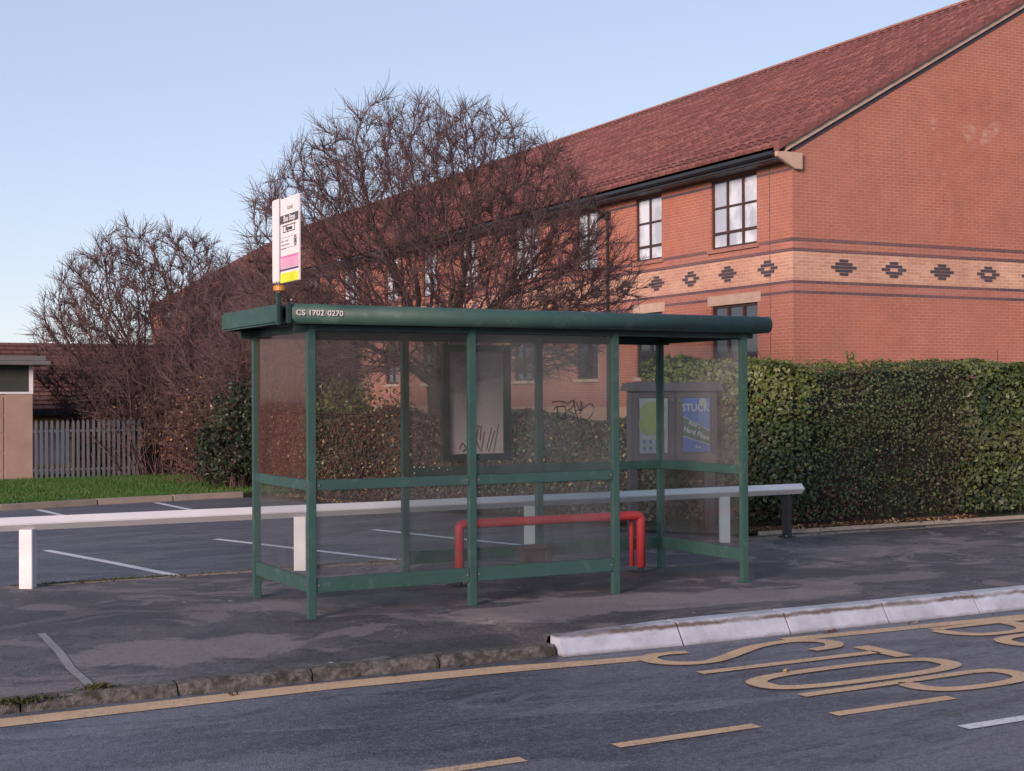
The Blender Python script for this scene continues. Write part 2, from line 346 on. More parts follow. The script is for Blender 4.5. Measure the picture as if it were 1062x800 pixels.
def rawmesh(name, V, F, mats, parent=None, smooth=False, mi=None, loc=None):
    """fast numpy mesh; F is (n,k) index array"""
    V = np.asarray(V, np.float32); F = np.asarray(F, np.int32); k = F.shape[1]
    me = bpy.data.meshes.new(name); me.vertices.add(len(V)); me.vertices.foreach_set('co', V.ravel())
    me.loops.add(F.size); me.loops.foreach_set('vertex_index', F.ravel())
    me.polygons.add(len(F)); me.polygons.foreach_set('loop_start', np.arange(0, F.size, k, dtype=np.int32))
    mats = mats if isinstance(mats, (list, tuple)) else [mats]
    for m in mats: me.materials.append(MT[m])
    if mi is not None: me.polygons.foreach_set('material_index', np.asarray(mi, np.int32))
    if smooth: me.polygons.foreach_set('use_smooth', np.ones(len(F), bool))
    me.update(calc_edges=True); me.validate()
    o = bpy.data.objects.new(name, me); col.objects.link(o)
    if parent: o.parent = parent
    if loc is not None: o.location = loc
    return o
def leaves(P, size, rs, flat=.0, normals=None, aspect=1.7):
    """one folded diamond per point -> (V, F quads)"""
    n = len(P); a = rs.normal(size=(n, 3))
    if normals is not None: nn = normals + a * .55
    else: nn = a
    nn /= np.linalg.norm(nn, axis=1)[:, None]
    t = rs.normal(size=(n, 3)); t -= (t * nn).sum(1)[:, None] * nn; t /= np.linalg.norm(t, axis=1)[:, None]
    b = np.cross(nn, t); s = (size * rs.uniform(.6, 1.35, n))[:, None]
    V = np.stack([P - t * s, P - b * s / aspect + nn * s * .15, P + t * s, P + b * s / aspect + nn * s * .15], 1).reshape(-1, 3)
    return V, np.arange(4 * n).reshape(n, 4)
def text_words(words, xs_, *a):
    return [text_mesh(w_, *a[:4], a[4] @ Matrix.Translation((dx, 0, 0)), *a[5:]) for w_, dx in zip(words, xs_)]
def text_mesh(body, size, name, matname, parent, M, extrude=.0008, xs=1, bold=0.):
    cu = bpy.data.curves.new('txt', 'FONT'); cu.body = body; cu.size = size; cu.extrude = extrude; cu.offset = bold
    cu.align_x = 'CENTER'; cu.align_y = 'CENTER'; cu.resolution_u = 3
    to = bpy.data.objects.new('txt', cu); col.objects.link(to); bpy.context.view_layer.update()
    me = bpy.data.meshes.new_from_object(to.evaluated_get(bpy.context.evaluated_depsgraph_get()))
    bpy.data.objects.remove(to)
    me.transform(M @ Matrix.Diagonal((xs, 1, 1, 1))); me.materials.clear(); me.materials.append(MT[matname])
    o = bpy.data.objects.new(name, me); col.objects.link(o); o.parent = parent; return o

# ------------------------------------------------------------------ terrain
def pz(x, y):   # pavement height: dips to the old kerb on the left, rises to the boarding kerb on the right
    t = min(max((x + .0) / .95, 0), 1); edge = (-.03 if x < -.006 else .012 + .030 * t)
    k = min(max(1 - (y - .1) / 1.3, 0), 1); k = k * k * (3 - 2 * k)
    return edge * k
RZ = -.10
def gz(x, y):   # garden ground behind: falls away behind the palisade fence
    k = min(max((y - 22.5) / 3.5, 0), 1) * min(max((9 - x) / 3, 0), 1); return -.03 - 1.3 * k
# ground to the horizon
def grid(xs, ys, zf, name, mat_, **kw):
    m = MB(); nx, ny = len(xs), len(ys)
    m.v = [(x, y, zf(x, y)) for y in ys for x in xs]
    m.f = [(j * nx + i, j * nx + i + 1, (j + 1) * nx + i + 1, (j + 1) * nx + i) for j in range(ny - 1) for i in range(nx - 1)]; m.mi = [0] * len(m.f)
    o = m.build(name, mat_, fix=False, smooth=True); tag(o, **kw); return o
gx = [-900, -200, -60, -30, -15, -8, -4, 0, 2, 3, 4, 5, 6, 7, 8, 9, 10, 14, 20, 40, 90, 300, 900]
gy = [4.6, 6, 9, 12, 14, 16, 18, 20, 22.5, 23.4, 24.2, 25, 26, 30, 40, 60, 100, 200, 900]
grid(gx, gy, gz, 'ground', 'garden', kind='structure')
near = MB(); near.face([(-900, -900, -.14), (900, -900, -.14), (900, 4.7, -.14), (-900, 4.7, -.14)])
tag(near.build('ground_below_road', 'garden', fix=False), kind='structure')
rd = MB(); rd.face([(-300, -7.2, RZ), (300, -7.2, RZ), (300, .03, RZ), (-300, .03, RZ)]); tag(rd.build('road', 'road', fix=False), kind='structure')
fp = MB(); fp.box(-300, 300, -10.5, -7.35, -.3, 0); tag(fp.build('far_side_pavement', 'pave', fix=False), kind='structure')
fk = MB(); fk.box(-300, 300, -7.345, -7.2, -.3, .004); tag(fk.build('far_side_kerb', 'kerbstone', fix=False), kind='structure')
xs = [-300, -100, -40, -20, -10, -6] + sorted([-5 + .25 * i for i in range(41)] + [-.012, .35, .6, .85, .95]) + [5.5, 6, 8, 10, 14, 20, 40, 100, 300]
ys = [.125, .3, .5, .7, .9, 1.1, 1.3, 1.5, 2, 2.6, 3.2, 3.9, 4.55]
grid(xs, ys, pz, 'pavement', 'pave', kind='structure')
cp = MB(); cp.face([(-60, 4.62, -.004), (5.3, 4.62, -.004), (4.1, 8, -.004), (3.45, 10.8, -.004), (2.95, 14.25, -.004), (-60, 10.9 - .0, -.004)])
cp.f = []; cp.v = []; cp.mi = []
far = [(-60, -4.6), (-30, 4.6), (-12, 10.2), (-5, 12.3), (-1.47, 13.31), (0, 13.8), (2.4, 14.15)]
far = [(-60, 12.6), (-20, 12.7), (-8, 12.85), (-3, 13.15), (-1.47, 13.31), (0, 13.75), (2.4, 14.15)]
nearl = [(-60, 4.62), (-20, 4.62), (-8, 4.62), (-3, 4.62), (-1.2, 4.62), (.6, 4.62), (5.3, 4.62)]
for i in range(6): cp.face([(*nearl[i], -.004), (*nearl[i + 1], -.004), (*far[i + 1], -.004), (*far[i], -.004)])
cp.face([(5.3, 4.62, -.004), (4.25, 8, -.004), (3.5, 10.8, -.004), (2.4, 14.15, -.004)])
tag(cp.build('car_park', 'carpark', fix=False), kind='structure')
lw = MB()
for i in range(6):
    a, b = far[i], far[i + 1]; lw.face([(a[0], a[1] + .1, .05), (b[0], b[1] + .1, .05), (b[0], 22.4, .03), (a[0], 22.4, .03)])
tag(lw.build('lawn', 'lawn', fix=False), kind='structure')
# kerb between car park and lawn
ck = MB()
for i in range(6):
    a, b = Vector((*far[i], 0)), Vector((*far[i + 1], 0)); n = max(1, int((b - a).length / .9)) if (b - a).length < 25 else 12
    d = (b - a) / n; perp = Vector((-d.y, d.x, 0)).normalized() * .12
    for k in range(n):
        p, q = a + d * k + d.normalized() * .006, a + d * (k + 1) - d.normalized() * .006
        for (c0, c1, z0, z1) in ((p, q, -.05, .085),):
            pts = [c0, c1, c1 + perp, c0 + perp]; base = len(ck.v)
            ck.v += [(w.x, w.y, z0) for w in pts] + [(w.x, w.y, z1) for w in pts]
            for f in ((0, 1, 2, 3), (4, 5, 6, 7), (0, 1, 5, 4), (1, 2, 6, 5), (2, 3, 7, 6), (3, 0, 4, 7)): ck.f.append(tuple(base + t for t in f)); ck.mi.append(0)
tag(ck.build('lawn_kerb', 'concrete', bevel=.012), kind='structure')
# edging between pavement and car park, and along the hedge
eg = MB(); x = -12.0
while x < 30:
    L = .9; w = rnd.uniform(-.006, .006)
    eg.box(x + .006, x + L - .006, 4.55 + w, 4.61 + w, -.1, .012 + w); x += L
tag(eg.build('edging', 'edging', bevel=.008), kind='structure')
he = MB(); x = 5.45
while x < 30: he.box(x + .005, x + .895, 4.80, 4.85, -.1, .05); x += .9
tag(he.build('hedge_edging', 'concrete', bevel=.008), kind='structure')
sl = MB(); sl.face([(5.2, 4.62, .008), (30, 4.62, .008), (30, 4.81, .008), (5.2, 4.81, .008)]); tag(sl.build('pavement_margin', 'pave', fix=False), kind='structure')
bs = MB(); bs.face([(5.2, 4.82, .03), (30, 4.82, .03), (30, 6.2, .03), (4.3, 6.2, .03)]); tag(bs.build('hedge_bed', 'garden', fix=False), kind='structure')

# kerbs on the bus stop side
kb = MB(); jl = [-2.5, -1.69, -.85, -.0]; xx = -2.5
while xx > -30: xx -= .86; jl.insert(0, xx)
for a, b in zip(jl[:-1], jl[1:]):
    n = 10; rows = []
    for i in range(n + 1):
        x = a + .006 + (b - a - .012) * i / n; e = .008 if i in (0, n) else 0
        jt = lambda s: rnd.uniform(-s, s)
        rows.append([(x, .02 + jt(.01), -.2), (x, .005 + e * .5 + jt(.012), -.085 + jt(.008)), (x, .01 + e + jt(.01), -.05 - e * .6 + jt(.006)), (x, .04 + e + jt(.008), -.026 - e * .5 + jt(.004)), (x, .125, -.027 + jt(.003)), (x, .13, -.2)])
    k0 = len(kb.v)
    for r_ in rows: kb.v += r_
    for i in range(n):
        for j in range(5): p = k0 + i * 6 + j; kb.f.append((p, p + 1, p + 7, p + 6)); kb.mi.append(0)
    kb.f.append(tuple(k0 + j for j in range(6))); kb.f.append(tuple(k0 + n * 6 + j for j in range(6))); kb.mi += [0, 0]
tag(kb.build('kerb', 'kerbstone', smooth=False), kind='structure')
kk = MB(); x = .012; prof1 = [(.13, -.2), (.13, .047), (.012, .047), (-.010, .038), (-.022, .018), (-.095, -.098), (-.095, -.2)]
prof0 = [(.13, -.2), (.13, .02), (.03, .02), (.012, .012), (.0, .0), (-.05, -.098), (-.05, -.2)]
k_i = 0
while x < 40:
    L = .93; n = len(prof1)
    pa = prof0 if k_i == 0 else prof1
    k0 = len(kk.v); kk.v += [(x + .009, *p) for p in pa] + [(x + L - .009, *p) for p in prof1]
    for i in range(n): j = (i + 1) % n; kk.f.append((k0 + i, k0 + j, k0 + n + j, k0 + n + i)); kk.mi.append(0)
    kk.f.append(tuple(range(k0, k0 + n))); kk.f.append(tuple(range(k0 + n, k0 + 2 * n))); kk.mi += [0, 0]
    x += L; k_i += 1
tag(kk.build('bus_boarding_kerb', 'kassel', bevel=.002), kind='structure')

# road markings ------------------------------------------------------------
def stroke(m, pts, w, z, zf=None, closed=False, wx=.05):
    pts = [Vector((p[0], p[1])) for p in pts]; n = len(pts); L = []; Rr = []
    for i, p in enumerate(pts):
        a = pts[(i - 1) % n] if closed or i else p; b = pts[(i + 1) % n] if closed or i < n - 1 else p
        d1 = (p - a).normalized() if (p - a).length > 1e-6 else None; d2 = (b - p).normalized() if (b - p).length > 1e-6 else None
        d1 = d1 or d2; d2 = d2 or d1; t = (d1 + d2).normalized(); nn = Vector((-t.y, t.x)); c = max(.5, nn.dot(Vector((-d1.y, d1.x))))
        ww = ((w(i / (n - 1)) if callable(w) else w) + (wx * abs(t.y) if wx else 0)) * .5 / c; L.append(p + nn * ww); Rr.append(p - nn * ww)
    zz = (lambda q: zf(q.x, q.y) + z) if zf else (lambda q: z)
    for i in range(n if closed else n - 1):
        j = (i + 1) % n; m.face([(*q, zz(q)) for q in (Rr[i], Rr[j], L[j], L[i])])
def spline(pts, k=7, closed=False):
    P = [Vector((p[0], p[1])) for p in pts]; n = len(P); out = []
    for i in range(n if closed else n - 1):
        p0 = P[(i - 1) % n] if closed or i else P[0]; p1 = P[i]; p2 = P[(i + 1) % n]; p3 = P[(i + 2) % n] if closed or i + 2 < n else P[-1]
        for j in range(k):
            t = j / k; out.append(.5 * ((2 * p1) + (p2 - p0) * t + (2 * p0 - 5 * p1 + 4 * p2 - p3) * t * t + (3 * p1 - p0 - 3 * p2 + p3) * t ** 3))
    if not closed: out.append(P[-1])
    return out
YZ = RZ + .004
def mk(name, ms, mat_='yellow'):
    o = ms.build(name, mat_, fix=False); return tag(o, kind='structure')
m = MB(); stroke(m, [(-30, -.21), (-3.5, -.21), (-1.65, -.17), (-.5, -.24), (.15, -.33), (.5, -.36)], lambda t: .2 if t < .8 else .15, YZ, wx=0)
stroke(m, [(1.66, -.28), (1.85, -.28), (2.6, -.31), (4, -.36), (12, -.40)], .13, YZ); mk('bus_bay_line', m)
LZ = YZ + .004
m = MB()
stroke(m, spline([(.80, -.33), (.62, -.31), (.47, -.36), (.43, -.50), (.52, -.63), (.70, -.68), (.90, -.61), (1.12, -.49), (1.35, -.385), (1.62, -.345), (1.80, -.40), (1.86, -.53), (1.76, -.65), (1.56, -.68)]), .085, LZ)
mk('letter_s_marking', m)
m = MB(); stroke(m, [(.45, -.95), (1.88, -.95)], .085, LZ); stroke(m, [(1.925, -.74), (1.925, -1.16)], .09, LZ); mk('letter_t_marking', m)
def oval(cx, cy, rx, ry, e=2.6, n=48):
    return [(cx + rx * math.copysign(abs(math.cos(a)) ** (2 / e), math.cos(a)), cy + ry * math.copysign(abs(math.sin(a)) ** (2 / e), math.sin(a))) for a in [2 * math.pi * i / n for i in range(n)]]
m = MB(); stroke(m, oval(1.28, -1.42, .72, .20, 2.9), .088, LZ, closed=True); mk('letter_o_marking', m)
m = MB(); stroke(m, [(.56, -1.765), (1.3, -1.755)], .085, LZ); stroke(m, [(1.3, -1.755), (1.9, -1.74)], .085, LZ + .0)
stroke(m, spline([(1.9, -1.74), (2.05, -1.78), (2.10, -1.90), (2.02, -2.03), (1.75, -2.08), (1.45, -2.06), (1.32, -1.97), (1.30, -1.86), (1.34, -1.80)]), .085, LZ); mk('letter_p_marking', m)
m = MB(); stroke(m, [(2.84, -.47), (4.25, -.47)], .085, LZ)
for a, b in ((2.84, 3.56), (3.56, 4.25)): stroke(m, spline([(a, -.51), (a + .03, -.68), (a + .15, -.80), (a + .36, -.83), (b - .15, -.80), (b - .04, -.68), (b - .02, -.51)]), .085, LZ + .0015 * (a > 3))
mk('letter_b_marking', m)
m = MB(); stroke(m, spline([(4.3, -.98), (3.4, -.97), (3.1, -.98), (2.95, -1.03), (2.90, -1.15), (2.95, -1.28), (3.1, -1.33), (3.4, -1.34), (4.3, -1.34)]), .085, LZ); mk('letter_u_marking', m)
m = MB(); stroke(m, spline([(3.25, -1.50), (2.97, -1.52), (2.90, -1.66), (2.97, -1.83), (3.2, -1.87), (3.6, -1.66), (3.95, -1.50), (4.2, -1.56), (4.27, -1.70), (4.15, -1.84), (3.95, -1.85)]), .085, LZ); mk('letter_s_marking', m)
m = MB(); x = -10.4
xs_ = [-1.6 - .87, -.99, .41, 1.78]
for a in [.41 - 1.37 * k for k in range(-1, 9)]:
    if a > 1.7: continue
    stroke(m, [(a, -2.205), (a + .86, -2.205)], .085, YZ)
for a in (3.2, 4.6, 6): stroke(m, [(a, -2.205), (a + .86, -2.205)], .085, YZ)
mk('broken_bus_bay_line', m)
m = MB()
for a in [.78 + 3.4 * k for k in range(-5, 6)]: stroke(m, [(a, -2.76), (a + 1.5, -2.76)], .085, YZ)
mk('centre_line', m, 'linewhite')
m = MB()
for pts in ([(-1.88, 7.5), (-1.52, 5.95), (-1.25, 4.64)], [(.02, 7.72), (.5, 6.2), (.98, 4.72)], [(2.0, 7.85), (2.35, 6.5), (2.72, 5.2)], [(-.96, 13.25), (-.7, 10.4)], [(.86, 13.7), (1.0, 10.6)], [(-3.9, 7.5), (-3.3, 4.7)], [(-2.9, 12.9), (-2.6, 10.2)], [(-5.9, 7.5), (-5.3, 4.7)], [(-4.9, 12.8), (-4.6, 10.2)]):
    stroke(m, pts, .10, 0, wx=0)
mk('parking_bay_lines', m, 'linewhite')
m = MB(); stroke(m, [(-2.90, 2.0), (-2.93, 1.2), (-2.96, .7), (-2.95, .13)], .055, .004, zf=pz, wx=0); mk('pavement_joint', m, 'strip')

# ------------------------------------------------------------------ bus shelter
SH = empty('bus_shelter', (.9, 2.3, 0), label='green framed bus shelter with dusty glazing standing on the pavement', cat='bus shelter')
def sh(mb, name, mats, par=SH, **kw):
    o = mb.build(name, mats, **kw); o.parent = par
    if par is SH: o.location = (-.9, -2.3, 0)
    return o
XP = [-1.07, .23, 1.53, 2.83]; YF, YB = 1.69, 2.94; PW = .029; TOP = 2.125
for yy in (YF, YB):
    for i, xp in enumerate(XP):
        q = MB().box(xp - PW, xp + PW, yy - PW, yy + PW, -.02, TOP)
        if (yy, i) in ((YF, 3),): q.box(xp - .05, xp + .05, yy - .05, yy + .05, -.02, .012)
        sh(q, 'post', 'green', bevel=.004)
def railx(a, b, yy, z0, z1, nm): sh(MB().box(a + PW + .001, b - PW - .001, yy - .019, yy + .019, z0, z1), nm, 'green', bevel=.003)
def raily(x_, a, b, z0, z1, nm): sh(MB().box(x_ - .019, x_ + .019, a + PW + .001, b - PW - .001, z0, z1), nm, 'green', bevel=.003)
for (i, yy) in ((0, YF), (1, YF), (1, YB), (2, YB)):
    railx(XP[i], XP[i + 1], yy, .925, 1.0, 'middle_rail'); railx(XP[i], XP[i + 1], yy, .185, .29, 'bottom_rail')
for i in (0, 3): raily(XP[i], YF, YB, .925, 1.0, 'middle_rail'); raily(XP[i], YF, YB, .185, .29, 'bottom_rail')
for yy in (YF, YB): sh(MB().box(-1.2, 2.92, yy - .024, yy + .024, 2.07 if yy == YB else 2.085, TOP + .01), 'top_beam', 'greendark')
for i in (0, 3): sh(MB().box(XP[i] - .02, XP[i] + .02, YF + .03, YB - .03, 2.08, TOP + .01), 'top_beam', 'greendark')
for i, xp in enumerate(XP[:3]):
    for z_ in (.237, .962):
        for dx in ((-.05, .05) if 0 < i < 2 else ((.05,) if i == 0 else (-.05,))):
            sh(MB().tube([(xp + dx, YF - .019, z_), (xp + dx, YF - .026, z_)], .009, 8), 'bolt', 'galv')
    for z_ in (.237, .962): 
        if i == 0: sh(MB().tube([(xp - .019, YF + .06, z_), (xp - .026, YF + .06, z_)], .009, 8), 'bolt', 'galv')
pan = {}
for nm, (a, b), yy, g_ in (('f0', XP[0:2], YF, 'glassspeck'), ('f1', XP[1:3], YF, 'glass'), ('b1', XP[1:3], YB, 'glasshaze'), ('b2', XP[2:4], YB, 'glasshaze')):
    for z0, z1 in ((1.002, 2.082), (.292, .923)):
        q = sh(MB().box(a + PW + .004, b - PW - .004, yy - .003, yy + .003, z0, z1 - (.014 if yy == YB and z1 > 2 else 0)), 'glazing_panel', g_ if z1 > 2 else 'glass', fix=True); pan[nm + ('u' if z1 > 2 else 'l')] = q
for i, g_ in ((0, 'glassbrown'), (3, 'glasshaze')):
    for z0, z1 in ((1.002, 2.078), (.292, .923)): sh(MB().box(XP[i] - .003, XP[i] + .003, YF + PW + .004, YB - PW - .004, z0, z1), 'glazing_panel', g_ if z1 > 2 else 'glass')
# canopy: flat roof deck, rounded front and back fascias, flat end caps
cz0, cz1 = 2.128, 2.268
def fasc(y0, sgn):
    pr = []; cz = (cz0 + cz1) / 2; r = (cz1 - cz0) / 2
    for k in range(13): a = math.pi / 2 - math.pi * k / 12; pr.append((y0 - sgn * (math.cos(a) * r * .95), cz + math.sin(a) * r))
    pr += [(y0 + sgn * .03, cz0), (y0 + sgn * .03, cz0 + .006), (y0 + sgn * .006, cz0 + .006), (y0 + sgn * .006, cz1 - .006), (y0 + sgn * .03, cz1 - .006), (y0 + sgn * .03, cz1)]
    return pr
q = MB().prism(fasc(1.57, 1), -1.275, 3.005)
ro = sh(q, 'front_fascia', 'green', smooth=False)
for pgn in ro.data.polygons: pgn.use_smooth = len(pgn.vertices) == 4 and abs(pgn.normal.x) < .1 and pgn.center.y < 1.571
sh(MB().prism(fasc(3.0, -1), -1.275, 3.005), 'rear_fascia', 'green')
sh(MB().box(-1.26, 2.99, 1.605, 2.965, 2.15, 2.16), 'roof_soffit', 'greendark')
sh(MB().box(-1.26, 2.99, 1.605, 2.965, 2.245, 2.262), 'roof_deck', 'green')
for x0, x1 in ((-1.325, -1.285), (3.006, 3.03)):
    sh(MB().box(x0, x1, 1.655 if x0 < 0 else 1.56, 3.03, cz0 + .002, cz1 + .004), 'end_cap', 'green', bevel=.014)
sh(MB().box(-1.352, -1.326, 1.592, 1.64, 2.115, 2.345).box(-1.30, -1.276, 1.51, 1.575, cz0 - .002, cz1 + .003), 'corner_bracket', 'greendark', bevel=.006)
# stop number on the fascia
Mf = Matrix.Translation((-1.07, 1.499, 2.200)) @ Matrix.Rotation(R(90), 4, 'X')
for tx in text_words(('CS', '1702', '0270'), (-.145, -.028, .118), .055, 'stop_number', 'signwhite', SH, Mf, .0015, 1.1, .0003): tx.location = (-.9, -2.3, 0)
# poster case on the back wall
PC = sh(MB().box(.56, .62, 2.86, 2.925, 1.05, 2.045).box(1.15, 1.21, 2.86, 2.925, 1.05, 2.045).box(.62, 1.15, 2.86, 2.925, 1.05, 1.105).box(.62, 1.15, 2.86, 2.925, 1.985, 2.045), 'poster_case', 'greendark', bevel=.004)
bd = MB().box(.621, 1.149, 2.895, 2.92, 1.106, 1.984).build('backing_board', 'posterboard', parent=PC)
def scribble(strokes, y_, r, name, mat_, par, offs=(0, 0)):
    if name == 'marker_scrawl' and len(strokes) > 1: return [scribble([s], y_, r, name, mat_, par) for s in strokes]
    m = MB()
    for s in strokes:
        pts = spline(s, 6); m.tube([(p.x, y_, p.y) for p in pts], r, 5)
    o = m.build(name, mat_, parent=par); o.location = (0, 0, 0); return o
scribble([[(.90, 1.32), (.88, 1.22), (.93, 1.13)], [(.93, 1.35), (.92, 1.22)], [(.96, 1.30), (.93, 1.12)], [(.86, 1.33), (.90, 1.345), (.92, 1.33)]], 2.893, .004, 'marker_scrawl', 'inkred', PC)
scribble([[(.98, 1.14), (1.03, 1.33)], [(1.05, 1.12), (1.10, 1.36)], [(1.00, 1.12), (1.06, 1.30)], [(.72, 1.15), (.75, 1.20), (.78, 1.15), (.75, 1.13)]], 2.893, .004, 'marker_scrawl', 'ink', PC)
# graffiti tag on the front glass
gx0, gz0 = -1.07 + 2.01, 1.39
S_ = [[(.0, .17), (.06, .18), (.13, .165)], [(.015, .11), (.045, .135), (.10, .135)], [(.05, .13), (.05, .06), (.09, .03), (.13, .045)], [(.10, .15), (.125, .10), (.10, .05)],
      [(.13, .15), (.17, .18), (.20, .17), (.17, .12), (.14, .10), (.19, .07), (.18, .02)], [(.19, .19), (.20, .12), (.215, .06)], [(.215, .17), (.235, .12), (.25, .10), (.255, .18)], [(.255, .18), (.27, .12), (.24, .07)],
      [(.21, .10), (.27, .115), (.33, .155), (.365, .13), (.35, .06), (.30, .02), (.27, .03)], [(.22, .06), (.24, .0), (.25, .05), (.265, -.01)]]
gr = scribble([[(gx0 + a * 1.05, gz0 + b * .95) for a, b in s] for s in S_], 1.684, .0042, 'graffiti_tag', 'ink', pan['f1u'])
# rusty bracket on the back bottom rail
sh(MB().box(1.28, 1.61, 2.80, 2.90, .262, .292).box(1.30, 1.34, 2.82, 2.90, .02, .262).box(1.55, 1.59, 2.82, 2.90, .02, .262).box(1.34, 1.55, 2.87, 2.885, .10, .262), 'cable_box', 'rust', bevel=.003)
# perch seat
PS = empty('perch_seat', (1.4, 2.55, 0), label='red tubular perch rail inside the green bus shelter', cat='bench')
def hoop(y_, r):
    i_ = .05 if r < .03 else 0; a, b, h, c = .63 + i_, 2.46 - i_ * .4, .52 - i_ * .4, .042; pts = [(a, y_, .05), (a, y_, h - c)]
    for k in range(1, 6): t = math.pi / 2 * k / 6; pts.append((a + c - c * math.cos(t), y_, h - c + c * math.sin(t)))
    pts += [(a + c, y_, h), (b - c, y_, h)]
    for k in range(1, 6): t = math.pi / 2 * k / 6; pts.append((b - c + c * math.sin(t), y_, h - c + c * math.cos(t)))
    pts += [(b, y_, h - c), (b, y_, .05)]; return pts
for y_, r, nm in ((2.72, .040, 'front_hoop'), (2.84, .022, 'rear_hoop')):
    o = MB().tube(hoop(y_, r), r, 14).build(nm, 'red', parent=PS, smooth=True); o.location = (-1.4, -2.55, 0)

for xx_ in (.63, 2.46): o = MB().tube([(xx_, 2.72, -.01), (xx_, 2.72, .051)], .024, 10).box(xx_ - .05, xx_ + .05, 2.68, 2.86, -.01, .008).build('foot', 'black', parent=PS); o.location = (-1.4, -2.55, 0)

# ------------------------------------------------------------------ bus stop flag
FL = empty('bus_stop_sign', (-1.335, 1.61, 2.34), label='white bus stop flag with pink and yellow foot on pole above the shelter corner', cat='sign')
def fl(mb, nm, mt, par=FL, **kw):
    o = mb.build(nm, mt, parent=par, **kw)
    if par is FL: o.location = (1.335, -1.61, -2.34)
    return o
fl(MB().tube([(-1.335, 1.61, 2.342), (-1.335, 1.61, 2.43)], .022, 12), 'pole', 'polegrey', smooth=False)
fl(MB().tube([(-1.335, 1.61, 2.352), (-1.335, 1.61, 2.36), (-1.335, 1.61, 2.39), (-1.335, 1.61, 2.398)], [.026, .042, .042, .026], 14), 'amber_band', 'amber')
fl(MB().box(-1.36, -1.315, 1.555, 1.685, 2.415, 3.005), 'mounting_channel', 'signwhite', bevel=.006)
fl(MB().box(-1.352, -1.3475, 1.549, 1.555, 2.415, 3.0), 'channel_edge', 'signgrey')
PLT = fl(MB().box(-1.345, -1.33, 1.175, 1.549, 2.405, 2.998), 'flag_plate', 'signwhite', bevel=.002)
FX = -1.3465
def patch(y0, y1, z0, z1, mt, nm, d=0.): return MB().box(FX - .001 - d, FX + .001 - d, y0, y1, z0, z1).build(nm, mt, parent=PLT)
patch(1.178, 1.547, 2.407, 2.472, 'signyellow', 'yellow_band'); patch(1.178, 1.547, 2.488, 2.502, 'signpurple', 'purple_line')
patch(1.178, 1.547, 2.508, 2.578, 'signpinkpale', 'pink_band'); patch(1.178, 1.547, 2.578, 2.592, 'signpink', 'pink_line')
patch(1.178, 1.547, 2.820, 2.878, 'signdark', 'grey_band')
patch(1.20, 1.54, 2.720, 2.722, 'signgrey', 'rule'); patch(1.20, 1.54, 2.645, 2.647, 'signgrey', 'rule')
def ft(body, size, yc, zc, mt, nm, xs=1., bold=.0):
    M = Matrix.Translation((FX - .003, yc, zc)) @ Matrix.Rotation(R(-90), 4, 'Z') @ Matrix.Rotation(R(90), 4, 'X')
    if ' ' in body: return text_words(body.split(), (-.062, .068), size, nm, mt, PLT, M, .0005, xs, bold)
    return text_mesh(body, size, nm, mt, PLT, M, .0005, xs, bold)
ft('Bus Stop', .058, 1.36, 2.849, 'signwhite', 'lettering', 1.15, .001)
ft('Local', .045, 1.34, 2.925, 'signgrey', 'lettering', 1.1)
for k, wd in enumerate((.19, .18, .13)):
    for q_ in range(int(wd / .022)): patch(1.53 - .022 * q_ - rnd.uniform(.013, .018), 1.53 - .022 * q_, 2.692 - .026 * k + .0, 2.700 - .026 * k, 'signgrey', 'small_print') if q_ % 4 != 3 or k else None
for y0, y1, z0, z1 in ((1.23, 1.50, 2.800, 2.806), (1.25, 1.49, 2.755, 2.760), (1.483, 1.49, 2.76, 2.80), (1.25, 1.257, 2.76, 2.80)): patch(y0, y1, z0, z1, 'signblack', 'route_box')
ft('Xpress', .04, 1.365, 2.78, 'signblack', 'lettering', 1.2, .0012)
rg = MB(); 
for k in range(20):
    a, b = 2 * math.pi * k / 20, 2 * math.pi * (k + 1) / 20
    P = lambda r_, t: (FX - .003, 1.235 + r_ * .8 * math.cos(t), 2.683 + r_ * math.sin(t)); rg.face([P(.026, a), P(.034, a), P(.034, b), P(.026, b)])
rg.build('ring_symbol', 'signblack', parent=PLT)
patch(1.228, 1.242, 2.668, 2.698, 'signblack', 'ring_symbol', .002)

# ------------------------------------------------------------------ white timber rail with pointed posts
RL = empty('knee_rail', (0, 4.48, 0), label='long white diamond section timber rail on short posts along the car park edge', cat='railing')
RY = 4.48; rh = .062
prof = [(RY - rh, .545), (RY, .545 - rh), (RY + rh, .545), (RY, .545 + rh)]
o = MB().prism(prof, -22, 5.80).build('rail', 'white', parent=RL, bevel=.006); o.location = (0, -RY, 0)
def postmesh():
    w = .056; return MB().box(-w, w, -w, w, -.05, .497)
p0 = postmesh().build('post', 'white', parent=RL, bevel=.004); p0.location = (-2.57, 0, 0); p0.rotation_euler = (0, 0, R(-31))
for k in (-8, -7, -6, -5, -4, -3, -2, -1, 1, 2, 3):
    c = p0.copy(); col.objects.link(c); c.parent = RL; c.location = (-2.57 + 2.43 * k, 0, 0)
dp = MB().box(-.04, .04, -.04, .04, -.05, .47).box(-.07, .07, -.07, .07, -.05, .02).build('end_post', 'black', parent=RL, bevel=.004); dp.location = (5.60, .02, 0); dp['label'] = 'black end post with bolted foot'
for s in (-1, 1): MB().tube([(s * .05, -.05, .02), (s * .05, -.05, .035)], .010, 8).build('bolt', 'galv', parent=dp)

